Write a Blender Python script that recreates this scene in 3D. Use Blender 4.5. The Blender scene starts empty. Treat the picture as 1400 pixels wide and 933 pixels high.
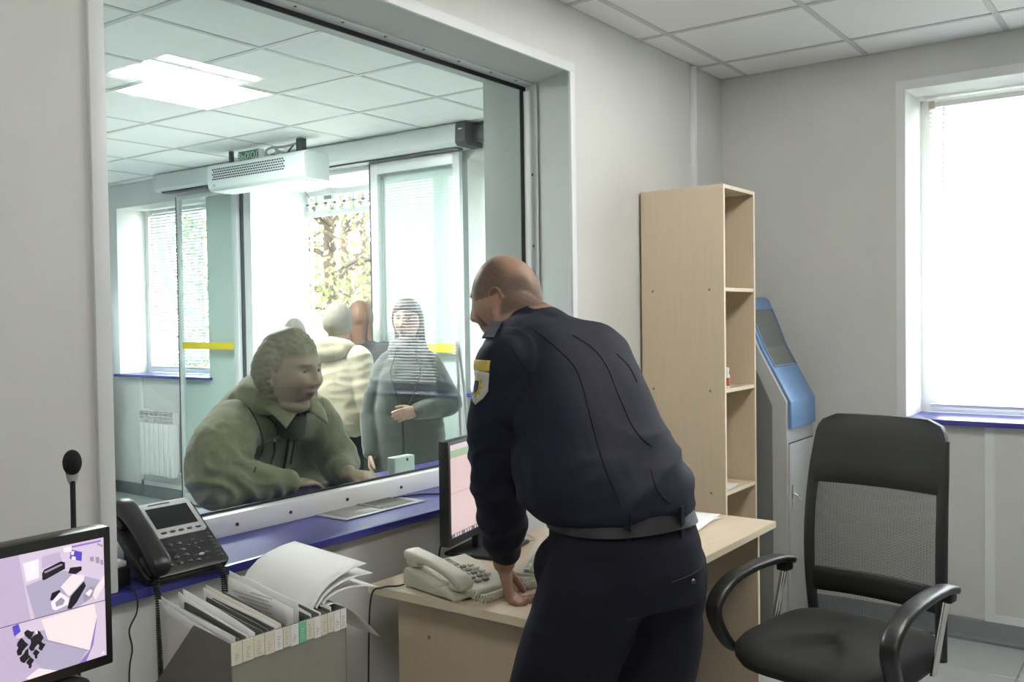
import bpy, bmesh, math, random
from mathutils import Vector, Matrix, noise, Quaternion
from mathutils.bvhtree import BVHTree

random.seed(7)
SC = bpy.context.scene
C = SC.collection
PI = math.pi
V = Vector

# ------------------------------------------------------------------ camera, world, exposure
cam_d = bpy.data.cameras.new('camera')
cam = bpy.data.objects.new('camera', cam_d)
C.objects.link(cam)
cam_d.sensor_width = 36.0
cam_d.lens = 1279.555 * 36.0 / 1400.0
cam_d.clip_start = 0.05
cam_d.clip_end = 200
Fw = V((0.808119, 0.58848596, -0.02505899))
Rt = V((0.58831753, -0.80850152, -0.01441475))
Up = V((0.02874311, 0.00309381, 0.99958204))
cam.matrix_world = Matrix(((Rt.x, Up.x, -Fw.x, 0), (Rt.y, Up.y, -Fw.y, 0), (Rt.z, Up.z, -Fw.z, 1.5), (0, 0, 0, 1)))
SC.camera = cam

SKY_STRENGTH = 4.6
SUN_STRENGTH = 1.4
TUBE_STRENGTH = 34.0
PANEL_STRENGTH = 38.0
SC.view_settings.view_transform = 'Standard'
SC.view_settings.look = 'None'
SC.view_settings.exposure = 1.72
SC.view_settings.gamma = 1.0
SC.view_settings.use_curve_mapping = False

world = bpy.data.worlds.new('overcast_sky')
SC.world = world
world.use_nodes = True
wn = world.node_tree.nodes
bg = wn['Background']
bg.inputs['Color'].default_value = (0.93, 0.97, 1.0, 1)
bg.inputs['Strength'].default_value = SKY_STRENGTH

sun_d = bpy.data.lights.new('sun', 'SUN')
sun_d.energy = SUN_STRENGTH
sun_d.angle = 0.02
sun_d.color = (1.0, 0.95, 0.86)
sun = bpy.data.objects.new('sun', sun_d)
C.objects.link(sun)
sun.rotation_euler = V((0.55, 0.25, -0.8)).to_track_quat('-Z', 'Y').to_euler()

def portal(y0, y1, z0, z1, x):
    d = bpy.data.lights.new('daylight_portal', 'AREA')
    d.shape = 'RECTANGLE'
    d.size = z1 - z0
    d.size_y = y1 - y0
    d.cycles.is_portal = True
    o = bpy.data.objects.new('daylight_portal', d)
    C.objects.link(o)
    o.location = (x, (y0 + y1) / 2, (z0 + z1) / 2)
    o.rotation_euler = (0, PI / 2, 0)      # faces -X, into the building

portal(-0.35, 1.10, 1.0, 2.54, 5.19)
portal(6.41, 7.69, 1.06, 2.51, 5.19)
portal(2.75, 3.72, 1.06, 2.51, 5.19)
portal(4.5, 5.9, 0.0, 2.53, 5.22)

SC.cycles.use_denoising = True
SC.cycles.max_bounces = 10
SC.cycles.diffuse_bounces = 5
SC.cycles.glossy_bounces = 4
SC.cycles.transparent_max_bounces = 24
SC.cycles.caustics_reflective = False
SC.cycles.caustics_refractive = False
SC.cycles.sample_clamp_indirect = 6.0

# ------------------------------------------------------------------ properties
def tag(o, label=None, cat=None, group=None, kind=None):
    if label: o['label'] = label
    if cat: o['category'] = cat
    if group: o['group'] = group
    if kind: o['kind'] = kind
    return o

def thing(name, label, cat, loc=(0, 0, 0), rz=0.0, group=None):
    o = bpy.data.objects.new(name, None)
    o.empty_display_size = 0.05
    C.objects.link(o)
    o.location = loc
    o.rotation_euler = (0, 0, rz)
    return tag(o, label, cat, group)

def copy_tree(o, parent=None):
    c = o.copy()
    C.objects.link(c)
    if parent is not None: c.parent = parent
    for ch in list(o.children): copy_tree(ch, c)
    return c

# ------------------------------------------------------------------ materials
def node_mat(name):
    m = bpy.data.materials.new(name)
    m.use_nodes = True
    nt = m.node_tree
    return m, nt, nt.nodes['Principled BSDF']

def sset(b, k, v):
    if k in b.inputs: b.inputs[k].default_value = v

def mat(name, col, rough=0.5, metal=0.0, var=0.0, scale=20.0, bump=0.0, bscale=200.0, spec=0.5, stretch=None, coat=0.0, sheen=0.0):
    m, nt, b = node_mat(name)
    N, L = nt.nodes, nt.links
    b.inputs['Roughness'].default_value = rough
    b.inputs['Metallic'].default_value = metal
    sset(b, 'Specular IOR Level', spec)
    sset(b, 'Coat Weight', coat)
    sset(b, 'Sheen Weight', sheen)
    b.inputs['Base Color'].default_value = (*col, 1)
    tc = N.new('ShaderNodeTexCoord')
    src = tc.outputs['Object']
    if stretch:
        mp = N.new('ShaderNodeMapping')
        mp.inputs['Scale'].default_value = stretch
        L.new(src, mp.inputs['Vector'])
        src = mp.outputs['Vector']
    if var > 0:
        n = N.new('ShaderNodeTexNoise')
        n.inputs['Scale'].default_value = scale
        n.inputs['Detail'].default_value = 5
        L.new(src, n.inputs['Vector'])
        r = N.new('ShaderNodeValToRGB')
        r.color_ramp.elements[0].position = 0.3
        r.color_ramp.elements[1].position = 0.7
        r.color_ramp.elements[0].color = (*[max(0, c * (1 - var)) for c in col], 1)
        r.color_ramp.elements[1].color = (*[min(1, c * (1 + var)) for c in col], 1)
        L.new(n.outputs['Fac'], r.inputs['Fac'])
        L.new(r.outputs['Color'], b.inputs['Base Color'])
    if bump > 0:
        n2 = N.new('ShaderNodeTexNoise')
        n2.inputs['Scale'].default_value = bscale
        n2.inputs['Detail'].default_value = 3
        L.new(src, n2.inputs['Vector'])
        bp = N.new('ShaderNodeBump')
        bp.inputs['Strength'].default_value = bump
        bp.inputs['Distance'].default_value = 0.002
        L.new(n2.outputs['Fac'], bp.inputs['Height'])
        L.new(bp.outputs['Normal'], b.inputs['Normal'])
    return m

def emit_mat(name, col, s):
    m, nt, b = node_mat(name)
    b.inputs['Base Color'].default_value = (*[c * 0.3 for c in col], 1)
    b.inputs['Emission Color'].default_value = (*col, 1)
    b.inputs['Emission Strength'].default_value = s
    b.inputs['Roughness'].default_value = 0.3
    return m

def glass_mat(name, tint, ior):
    """clear pane: straight-through transmission plus a Fresnel mirror on the faces turned outwards"""
    m = bpy.data.materials.new(name)
    m.use_nodes = True
    nt = m.node_tree
    N, L = nt.nodes, nt.links
    N.remove(N['Principled BSDF'])
    tr = N.new('ShaderNodeBsdfTransparent'); tr.inputs['Color'].default_value = (*tint, 1)
    gl = N.new('ShaderNodeBsdfGlossy'); gl.inputs['Roughness'].default_value = 0.0
    fr = N.new('ShaderNodeFresnel'); fr.inputs['IOR'].default_value = ior
    ge = N.new('ShaderNodeNewGeometry')
    inv = N.new('ShaderNodeMath'); inv.operation = 'SUBTRACT'; inv.inputs[0].default_value = 1.0
    L.new(ge.outputs['Backfacing'], inv.inputs[1])
    mu = N.new('ShaderNodeMath'); mu.operation = 'MULTIPLY'
    L.new(fr.outputs['Fac'], mu.inputs[0]); L.new(inv.outputs[0], mu.inputs[1])
    mx = N.new('ShaderNodeMixShader')
    L.new(mu.outputs[0], mx.inputs['Fac']); L.new(tr.outputs[0], mx.inputs[1]); L.new(gl.outputs[0], mx.inputs[2])
    L.new(mx.outputs[0], N['Material Output'].inputs['Surface'])
    return m

def translucent_mat(name, col, t):
    m = bpy.data.materials.new(name)
    m.use_nodes = True
    nt = m.node_tree
    N, L = nt.nodes, nt.links
    b = N['Principled BSDF']
    b.inputs['Base Color'].default_value = (*col, 1); b.inputs['Roughness'].default_value = 0.45
    tl = N.new('ShaderNodeBsdfTranslucent'); tl.inputs['Color'].default_value = (*col, 1)
    mx = N.new('ShaderNodeMixShader'); mx.inputs['Fac'].default_value = t
    L.new(b.outputs[0], mx.inputs[1]); L.new(tl.outputs[0], mx.inputs[2])
    L.new(mx.outputs[0], N['Material Output'].inputs['Surface'])
    return m

def attr_mat(name, rough=0.55, spec=0.35, bump=0.0, bscale=400, sss=0.0):
    """colour comes from the mesh's own colour attribute (skin tone, lips, brows, stubble)"""
    m, nt, b = node_mat(name)
    N, L = nt.nodes, nt.links
    a = N.new('ShaderNodeAttribute'); a.attribute_name = 'Col'
    L.new(a.outputs['Color'], b.inputs['Base Color'])
    b.inputs['Roughness'].default_value = rough
    sset(b, 'Specular IOR Level', spec)
    if sss:
        sset(b, 'Subsurface Weight', sss); sset(b, 'Subsurface Radius', (0.01, 0.004, 0.002))
    if bump:
        tc = N.new('ShaderNodeTexCoord')
        n2 = N.new('ShaderNodeTexNoise'); n2.inputs['Scale'].default_value = bscale
        L.new(tc.outputs['Object'], n2.inputs['Vector'])
        bp = N.new('ShaderNodeBump'); bp.inputs['Strength'].default_value = bump; bp.inputs['Distance'].default_value = 0.001
        L.new(n2.outputs['Fac'], bp.inputs['Height']); L.new(bp.outputs['Normal'], b.inputs['Normal'])
    return m

def mesh_fabric_mat(name, col, pitch):
    """open weave: little round holes let the view through"""
    m = bpy.data.materials.new(name)
    m.use_nodes = True
    nt = m.node_tree
    N, L = nt.nodes, nt.links
    b = N['Principled BSDF']
    b.inputs['Base Color'].default_value = (*col, 1); b.inputs['Roughness'].default_value = 0.6
    tc = N.new('ShaderNodeTexCoord')
    sp = N.new('ShaderNodeSeparateXYZ'); L.new(tc.outputs['Object'], sp.inputs[0])
    def wave(out):
        k = N.new('ShaderNodeMath'); k.operation = 'MULTIPLY'; k.inputs[1].default_value = 2 * PI / pitch
        L.new(out, k.inputs[0])
        s = N.new('ShaderNodeMath'); s.operation = 'SINE'; L.new(k.outputs[0], s.inputs[0])
        return s.outputs[0]
    def ab(o):
        q = N.new('ShaderNodeMath'); q.operation = 'ABSOLUTE'; L.new(o, q.inputs[0]); return q.outputs[0]
    mu = N.new('ShaderNodeMath'); mu.operation = 'MULTIPLY'
    L.new(ab(wave(sp.outputs['Y'])), mu.inputs[0]); L.new(ab(wave(sp.outputs['Z'])), mu.inputs[1])
    gt = N.new('ShaderNodeMath'); gt.operation = 'GREATER_THAN'; gt.inputs[1].default_value = 0.15
    L.new(mu.outputs[0], gt.inputs[0])
    tr = N.new('ShaderNodeBsdfTransparent')
    mx = N.new('ShaderNodeMixShader')
    L.new(gt.outputs[0], mx.inputs['Fac']); L.new(b.outputs[0], mx.inputs[1]); L.new(tr.outputs[0], mx.inputs[2])
    L.new(mx.outputs[0], N['Material Output'].inputs['Surface'])
    return m

M = dict(
    paint=mat('painted_wall', (0.625, 0.63, 0.61), 0.75, var=0.03, scale=3, bump=0.25, bscale=60),
    paint_lobby=mat('painted_lobby_wall', (0.70, 0.72, 0.72), 0.75, var=0.02, scale=3),
    reveal=mat('white_reveal_paint', (0.72, 0.72, 0.70), 0.6, var=0.03, scale=4),
    trim=mat('white_plastic_trim', (0.74, 0.76, 0.77), 0.4),
    tile=mat('ceiling_tile', (0.88, 0.88, 0.865), 0.9, var=0.015, scale=120, bump=0.3, bscale=250),
    rail=mat('ceiling_rail', (0.60, 0.60, 0.59), 0.5),
    slab=mat('concrete_slab', (0.5, 0.5, 0.5), 0.9, var=0.05, scale=4),
    floor=mat('grey_floor_tile', (0.47, 0.49, 0.495), 0.35, var=0.05, scale=9),
    lobbyfloor=mat('teal_grey_floor', (0.33, 0.385, 0.39), 0.4, var=0.08, scale=6),
    base=mat('grey_baseboard', (0.17, 0.19, 0.20), 0.45, var=0.06, scale=12),
    blue=mat('blue_laminate', (0.040, 0.042, 0.27), 0.28, var=0.06, scale=60, spec=0.6),
    rubber=mat('black_rubber', (0.012, 0.013, 0.015), 0.5),
    white=mat('white_plastic', (0.78, 0.79, 0.78), 0.35),
    steel=mat('brushed_steel', (0.62, 0.62, 0.62), 0.28, metal=1.0, var=0.05, scale=40, stretch=(1, 30, 1)),
    chrome=mat('chrome', (0.8, 0.8, 0.78), 0.12, metal=1.0),
    darkmetal=mat('dark_metal', (0.05, 0.052, 0.06), 0.4, metal=0.3),
    alu=mat('pale_aluminium', (0.66, 0.69, 0.69), 0.4, metal=0.15),
    glass=glass_mat('transaction_glass', (0.935, 0.978, 0.960), 1.75),
    doorglass=glass_mat('door_glass', (0.94, 0.985, 0.97), 1.5),
    windowglass=glass_mat('window_glass', (0.97, 0.985, 0.98), 1.5),
    slat=translucent_mat('white_blind_slat', (0.88, 0.90, 0.89), 0.55),
    slatopaque=translucent_mat('dense_white_blind_slat', (0.74, 0.79, 0.79), 0.10),
    yellow=mat('yellow_tape', (0.78, 0.62, 0.02), 0.5),
    maple=mat('maple_laminate', (0.60, 0.495, 0.365), 0.42, var=0.028, scale=14, stretch=(6, 6, 0.5)),
    maple_top=mat('maple_laminate_top', (0.62, 0.515, 0.385), 0.36, var=0.06, scale=14, stretch=(0.5, 6, 6)),
    maple_edge=mat('maple_edge_band', (0.76, 0.66, 0.50), 0.45),
    kiosk=mat('grey_steel_paint', (0.36, 0.37, 0.37), 0.42, var=0.02, scale=60),
    kioskdark=mat('dark_grey_steel_paint', (0.15, 0.155, 0.155), 0.5),
    kioskblue=mat('blue_kiosk_plastic', (0.13, 0.24, 0.44), 0.38, var=0.04, scale=20),
    kioskscreen=mat('switched_off_screen', (0.13, 0.135, 0.13), 0.25),
    black=mat('black_plastic', (0.013, 0.013, 0.014), 0.38),
    blackmatt=mat('matt_black_plastic', (0.018, 0.018, 0.019), 0.6, bump=0.15, bscale=500),
    leather=mat('black_leatherette', (0.014, 0.015, 0.015), 0.52, bump=0.5, bscale=300),
    weave=mesh_fabric_mat('black_open_mesh', (0.010, 0.010, 0.011), 0.0098),
    seat=mat('black_seat_fabric', (0.012, 0.012, 0.012), 0.85, bump=0.5, bscale=900),
    cream=mat('cream_plastic', (0.62, 0.60, 0.50), 0.35, var=0.02, scale=30),
    creamkey=mat('cream_key', (0.66, 0.65, 0.56), 0.45),
    greykey=mat('grey_key', (0.22, 0.22, 0.21), 0.5),
    lcd=mat('grey_green_lcd', (0.16, 0.19, 0.16), 0.2),
    silver=mat('silver_plastic', (0.50, 0.50, 0.51), 0.38),
    darkscreen=mat('dark_screen', (0.018, 0.02, 0.022), 0.18),
    keydark=mat('dark_key', (0.04, 0.04, 0.042), 0.3),
    paper=mat('white_paper', (0.80, 0.80, 0.79), 0.7),
    paperwarm=mat('creamy_paper', (0.70, 0.67, 0.57), 0.75, var=0.05, scale=30),
    paperfilm=mat('milky_film_sleeve', (0.66, 0.67, 0.67), 0.3),
    folder=mat('dark_olive_folder', (0.055, 0.056, 0.045), 0.6),
    box=mat('grey_card_box', (0.135, 0.137, 0.122), 0.6, var=0.05, scale=40),
    boxfront=mat('light_grey_card', (0.225, 0.228, 0.20), 0.55, var=0.04, scale=40),
    green=mat('green_label', (0.16, 0.56, 0.32), 0.6),
    ink=mat('dark_ink', (0.05, 0.05, 0.05), 0.8),
    exitgreen=mat('exit_green', (0.02, 0.22, 0.12), 0.4),
    red=mat('red_cap', (0.55, 0.06, 0.03), 0.4),
    foliage=translucent_mat('pale_leaf', (0.15, 0.165, 0.070), 0.4),
    foliage_tan=translucent_mat('tan_leaf', (0.18, 0.125, 0.08), 0.4),
    bark=mat('bark', (0.06, 0.042, 0.03), 0.9, var=0.2, scale=15),
    ground=mat('pale_paving', (0.50, 0.49, 0.46), 0.9, var=0.06, scale=3),
)

# ------------------------------------------------------------------ mesh builder
class MB:
    def __init__(s):
        s.bm = bmesh.new(); s.mi = 0
    def _mk(s, vs):
        return [s.bm.verts.new(v) for v in vs]
    def face(s, vs):
        try:
            f = s.bm.faces.new(vs); f.material_index = s.mi; return f
        except ValueError:
            return None
    def box(s, x0, x1, y0, y1, z0, z1, b=0.0, seg=2, mtx=None):
        x0, x1 = min(x0, x1), max(x0, x1); y0, y1 = min(y0, y1), max(y0, y1); z0, z1 = min(z0, z1), max(z0, z1)
        vs = s._mk([(x0, y0, z0), (x1, y0, z0), (x1, y1, z0), (x0, y1, z0), (x0, y0, z1), (x1, y0, z1), (x1, y1, z1), (x0, y1, z1)])
        fs = [s.face([vs[i] for i in q]) for q in ((3, 2, 1, 0), (4, 5, 6, 7), (0, 1, 5, 4), (1, 2, 6, 5), (2, 3, 7, 6), (3, 0, 4, 7))]
        if b > 0:
            es = list({e for f in fs for e in f.edges})
            r = bmesh.ops.bevel(s.bm, geom=es, offset=b, segments=seg, affect='EDGES', profile=0.5)
            for f in r['faces']: f.material_index = s.mi
            vs = list({v for f in r['faces'] for v in f.verts} | {v for v in vs if v.is_valid})
        if mtx is not None:
            for v in vs: v.co = mtx @ v.co
        return s
    def prism(s, poly, h0, h1, ax='z', b=0.0, seg=2, mtx=None):
        def P(p, h):
            if ax == 'z': return (p[0], p[1], h)
            if ax == 'x': return (h, p[0], p[1])     # poly in (y, z)
            return (p[0], h, p[1])                   # poly in (x, z)
        a = s._mk([P(p, h0) for p in poly]); c = s._mk([P(p, h1) for p in poly])
        n = len(poly)
        fs = [s.face(a[::-1]), s.face(c)]
        for i in range(n): fs.append(s.face([a[i], a[(i + 1) % n], c[(i + 1) % n], c[i]]))
        vs = a + c
        bmesh.ops.recalc_face_normals(s.bm, faces=[f for f in fs if f])
        if b > 0:
            es = list({e for f in fs for e in f.edges})
            r = bmesh.ops.bevel(s.bm, geom=es, offset=b, segments=seg, affect='EDGES', profile=0.5)
            for f in r['faces']: f.material_index = s.mi
            vs = list({v for f in r['faces'] for v in f.verts} | {v for v in vs if v.is_valid})
        if mtx is not None:
            for v in vs: v.co = mtx @ v.co
        return s
    def loft(s, rings, cap=True, closed=False):
        R = [s._mk(r) for r in rings]
        n = len(R[0])
        m = len(R)
        for k in range(m if closed else m - 1):
            a, c = R[k], R[(k + 1) % m]
            for i in range(n): s.face([a[i], a[(i + 1) % n], c[(i + 1) % n], c[i]])
        if cap and not closed:
            s.face(R[0][::-1]); s.face(R[-1])
        return s
    def tube(s, pts, r, n=8, cap=True, closed=False):
        pts = [V(p) for p in pts]
        rs = r if isinstance(r, (list, tuple)) else [r] * len(pts)
        return s.loft(tube_rings(pts, rs, n, closed), cap, closed)
    def ell(s, c, rad, rot=None, nu=16, nv=10):
        c = V(c); rot = rot or Matrix.Identity(3)
        rings = []
        for j in range(1, nv):
            t = PI * j / nv
            rings.append([c + rot @ V((rad[0] * math.sin(t) * math.cos(2 * PI * i / nu), rad[1] * math.sin(t) * math.sin(2 * PI * i / nu), -rad[2] * math.cos(t))) for i in range(nu)])
        R = [s._mk(r) for r in rings]
        for k in range(len(R) - 1):
            for i in range(nu): s.face([R[k][i], R[k][(i + 1) % nu], R[k + 1][(i + 1) % nu], R[k + 1][i]])
        p0 = s.bm.verts.new(c + rot @ V((0, 0, -rad[2]))); p1 = s.bm.verts.new(c + rot @ V((0, 0, rad[2])))
        for i in range(nu):
            s.face([p0, R[0][(i + 1) % nu], R[0][i]]); s.face([p1, R[-1][i], R[-1][(i + 1) % nu]])
        return s
    def cyl(s, p0, p1, r, n=16):
        return s.tube([p0, p1], r, n)
    def lathe(s, prof, n=20, c=(0, 0)):
        return s.loft([[(c[0] + r * math.cos(2 * PI * i / n), c[1] + r * math.sin(2 * PI * i / n), z) for i in range(n)] for r, z in prof])
    def grid(s, fn, nu, nv):
        R = [[s.bm.verts.new(fn(i / nu, j / nv)) for i in range(nu + 1)] for j in range(nv + 1)]
        for j in range(nv):
            for i in range(nu): s.face([R[j][i], R[j][i + 1], R[j + 1][i + 1], R[j + 1][i]])
        return s
    def poly(s, pts):
        s.face(s._mk(pts)); return s
    def build(s, name, m, parent=None, smooth=None, loc=None, fix=False):
        if fix: bmesh.ops.recalc_face_normals(s.bm, faces=s.bm.faces[:])
        me = bpy.data.meshes.new(name)
        s.bm.to_mesh(me); s.bm.free()
        for q in (m if isinstance(m, (list, tuple)) else [m]): me.materials.append(q)
        if smooth is not None:
            me.shade_smooth()
            if smooth < 179: me.set_sharp_from_angle(angle=math.radians(smooth))
        return link(name, me, parent, loc)

def link(name, me, parent=None, loc=None):
    o = bpy.data.objects.new(name, me)
    C.objects.link(o)
    if parent is not None: o.parent = parent
    if loc is not None: o.location = loc
    return o

def tube_rings(pts, rs, n, closed=False):
    m = len(pts)
    tang = []
    for i in range(m):
        if closed: t = pts[(i + 1) % m] - pts[i - 1]
        else: t = pts[min(i + 1, m - 1)] - pts[max(i - 1, 0)]
        tang.append(t.normalized() if t.length > 1e-9 else V((0, 0, 1)))
    ref = V((0, 0, 1)) if abs(tang[0].z) < 0.9 else V((1, 0, 0))
    nx = tang[0].cross(ref).normalized()
    rings = []
    for i in range(m):
        if i:
            q = tang[i - 1].rotation_difference(tang[i]); nx = (q @ nx).normalized()
        nx = (nx - tang[i] * nx.dot(tang[i])).normalized()
        ny = tang[i].cross(nx)
        rings.append([pts[i] + (nx * math.cos(2 * PI * k / n) + ny * math.sin(2 * PI * k / n)) * rs[i] for k in range(n)])
    return rings

def smooth_path(pts, k=6):
    """Catmull-Rom through the given points"""
    pts = [V(p) for p in pts]
    P = [pts[0]] + pts + [pts[-1]]
    out = []
    for i in range(1, len(P) - 2):
        a, b, c, d = P[i - 1], P[i], P[i + 1], P[i + 2]
        for j in range(k):
            t = j / k
            out.append(0.5 * ((2 * b) + (c - a) * t + (2 * a - 5 * b + 4 * c - d) * t * t + (3 * b - a - 3 * c + d) * t ** 3))
    out.append(pts[-1])
    return out

def coil(path, R, r, pitch, n=6, per=10):
    """a coiled cord wound around a path"""
    path = [V(p) for p in path]
    L = [0.0]
    for i in range(1, len(path)): L.append(L[-1] + (path[i] - path[i - 1]).length)
    tot = L[-1]
    steps = int(tot / pitch * per)
    pts = []
    k = 0
    nx = None
    for s in range(steps + 1):
        d = tot * s / steps
        while k < len(L) - 2 and L[k + 1] < d: k += 1
        seg = path[k + 1] - path[k]
        t = seg.normalized()
        p = path[k] + seg * ((d - L[k]) / max(1e-9, L[k + 1] - L[k]))
        if nx is None:
            nx = t.cross(V((0.3, 0.2, 1)).normalized()).normalized()
        nx = (nx - t * nx.dot(t)).normalized()
        ny = t.cross(nx)
        a = 2 * PI * s / per
        pts.append(p + (nx * math.cos(a) + ny * math.sin(a)) * R)
    return MB().tube(pts, r, n)

def rrect(x0, x1, y0, y1, r, n=5):
    out = []
    for cx, cy, a0 in ((x1 - r, y1 - r, 0), (x0 + r, y1 - r, 90), (x0 + r, y0 + r, 180), (x1 - r, y0 + r, 270)):
        for i in range(n + 1):
            a = math.radians(a0 + 90 * i / n)
            out.append((cx + r * math.cos(a), cy + r * math.sin(a)))
    return out

def struct(name, mb, m, parent=None, smooth=None, label=None):
    o = mb.build(name, m, parent, smooth)
    if parent is None: o['kind'] = 'structure'
    if label: o['label'] = label
    return o

def wall_boxes(x0, x1, y0, y1, z0, z1, holes):
    """wall slab across X-thickness with rectangular holes (ya, yb, za, zb)"""
    mb = MB()
    ys = sorted({y0, y1, *[h[0] for h in holes], *[h[1] for h in holes]})
    for a, c in zip(ys[:-1], ys[1:]):
        cuts = sorted([(h[2], h[3]) for h in holes if h[0] < (a + c) / 2 < h[1]])
        z = z0
        for h in cuts:
            if h[0] > z: mb.box(x0, x1, a, c, z, h[0])
            z = h[1]
        if z < z1: mb.box(x0, x1, a, c, z, z1)
    return mb
# ------------------------------------------------------------------ the setting: duty room
WY, WY2 = 2.01, 2.53            # service wall, room face and lobby face
BX, BX2 = 4.66, 5.20            # outside wall
ROOM_Z, LOB_Z = 2.73, 2.71
GY = 2.30                       # glass plane

fl = struct('floor', MB().box(-2.0, BX, -2.6, WY2, -0.2, -0.006), M['slab'], label='grey tiled floor of the duty room')
t = MB().box(-0.1985, 0.1985, -0.1985, 0.1985, -0.01, 0.0, b=0.0015, seg=1)
ft = t.build('floor_tile', M['floor'], fl)
k = 0
for i in range(-4, 2):
    for j in range(-4, 3):
        x, y = 4.25 + 0.4 * i + 0.2, 0.577 + 0.4 * j + 0.2
        if x > BX: continue
        o = ft if k == 0 else ft.copy()
        if k: C.objects.link(o)
        o.location = (x, y, 0); k += 1
MB().box(-2.0, 2.65, -2.6, WY, -0.01, -0.0005).box(2.65, BX, -2.6, -1.024, -0.01, -0.0005).box(2.65, BX, 1.776, WY, -0.01, -0.0005).build('tile_field', M['floor'], fl)
struct('floor_lobby', MB().box(-0.6, BX2 + 0.02, WY2, 8.2, -0.2, 0.0), M['lobbyfloor'], label='teal grey lobby floor behind the glass')

# service wall with the opening
wl = MB()
wl.box(-2.0, 1.19, WY, WY2, 0, 2.8)
wl.prism([(3.165, WY), (3.285, GY), (3.285, WY2), (BX2, WY2), (BX2, WY)], 0, 2.8)
wl.prism([(1.19, WY), (3.165, WY), (3.285, GY), (3.285, WY2), (1.19, WY2)], 0, 0.8545)
wl.prism([(1.19, WY), (3.165, WY), (3.285, GY), (1.19, GY)], 2.480, 2.8)
wl.prism([(1.19, GY), (3.285, GY), (3.285, WY2), (1.19, WY2)], 2.534, 2.8)
struct('wall_left', wl, M['paint'], label='grey wall with the big service window')
wr = wall_boxes(BX, BX2, -2.6, WY2 - 0.002, 0, 2.8, [(-0.35, 1.095, 0.979, 2.54)])
struct('wall_right', wr, M['paint'], label='grey outside wall with the white blind window')
struct('wall_back', MB().box(-2.2, -2.0, -2.6, WY2, 0, 2.8), M['paint'])
struct('wall_near', MB().box(-2.2, BX2, -2.8, -2.6, 0, 2.8), M['paint'])
struct('baseboard_right', MB().prism([(4.66, 0.0), (4.622, 0.0), (4.622, 0.012), (4.634, 0.03), (4.642, 0.088), (4.648, 0.096), (4.66, 0.096)], -0.3, 1.99, 'y'), M['base'], smooth=30)
struct('baseboard_left', MB().box(-1.9, 4.6, 1.994, WY, 0, 0.096), M['base'])

# panel with white edging below the outside window
struct('trim_4', MB().box(4.645, BX, 0.716, 0.757, 0.132, 0.978).box(4.645, BX, -0.3, 0.757, 0.096, 0.132), M['trim'], smooth=30, label='white edging of the panel under the window')
struct('trim_5', MB().box(4.649, BX, -0.3, 0.716, 0.132, 0.978), M['paint'], label='grey panel under the window')
struct('trim_6', MB().box(4.652, 4.662, 1.137, 1.160, 0.955, 1.003), M['trim'], label='white end cap beside the blue sill')

# trims round the service window
struct('trim_1', MB().box(1.153, 3.198, 1.998, 2.012, 2.472, 2.511, b=0.003), M['trim'], smooth=30, label='white trim above the service window')
struct('trim_2', MB().box(1.153, 1.192, 1.998, 2.012, 0.88, 2.474, b=0.003), M['trim'], smooth=30, label='white trim left of the service window')
struct('trim_3', MB().box(3.163, 3.198, 1.998, 2.012, 0.88, 2.474, b=0.003), M['trim'], smooth=30, label='white trim right of the service window')

# service window
win = struct('window_1', MB().box(1.19, 3.283, 2.255, 2.297, 0.8785, 0.942, b=0.002), M['white'], smooth=30, label='white bottom rail of the service window')
MB().box(1.192, 3.270, GY, GY + 0.012, 0.90, 2.478).build('pane', M['glass'], win)
sl = MB()
sl.box(1.20, 3.272, GY - 0.006, GY - 0.0005, 2.459, 2.479).box(3.236, 3.258, GY - 0.006, GY - 0.0005, 0.942, 2.459).box(1.20, 3.272, GY - 0.006, GY - 0.0005, 0.942, 0.950)
sl.build('seal', M['rubber'], win)
fl_ = MB().box(1.19, 3.27, 2.235, 2.294, 2.4755, 2.480)
fl_.prism([(3.2465, 2.215), (3.2795, 2.296), (3.275, 2.297), (3.242, 2.216)], 0.95, 2.474)
fl_.build('corner_profile', M['reveal'], win)
sc_ = MB().cyl((0, 0, 0), (0, -0.0025, 0), 0.0055, 10).build('screw', M['darkmetal'], win, smooth=30)
first = True
def put_screw(x, y, z, rot=(0, 0, 0)):
    global first
    o = sc_ if first else sc_.copy()
    if not first: C.objects.link(o)
    first = False
    o.location = (x, y, z); o.rotation_euler = rot
for x in (1.72, 1.92, 2.16, 2.42, 2.68, 2.94, 3.16): put_screw(x, 2.2545, 0.908)
for x in (1.78, 1.98, 2.18, 2.38, 2.58, 2.78, 2.98, 3.15): put_screw(x, 2.255, 2.476, (PI / 2, 0, 0))
for z in (1.2, 1.5, 1.8, 2.1): put_screw(3.2565, 2.25, z, (0, 0, -math.radians(68)))

# blue counter board through the opening
ct = MB().prism([(1.10, 1.985), (3.20, 1.985), (3.20, WY - 0.0), (3.164, WY), (3.283, GY), (3.283, WY2), (3.5, WY2), (3.5, 2.68), (1.05, 2.68), (1.05, WY2), (1.192, WY2), (1.192, WY), (1.10, WY)], 0.8548, 0.878, b=0.0025)
tag(ct.build('service_counter', M['blue'], smooth=30), 'long blue laminate counter board running under the service glass', 'counter')

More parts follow.
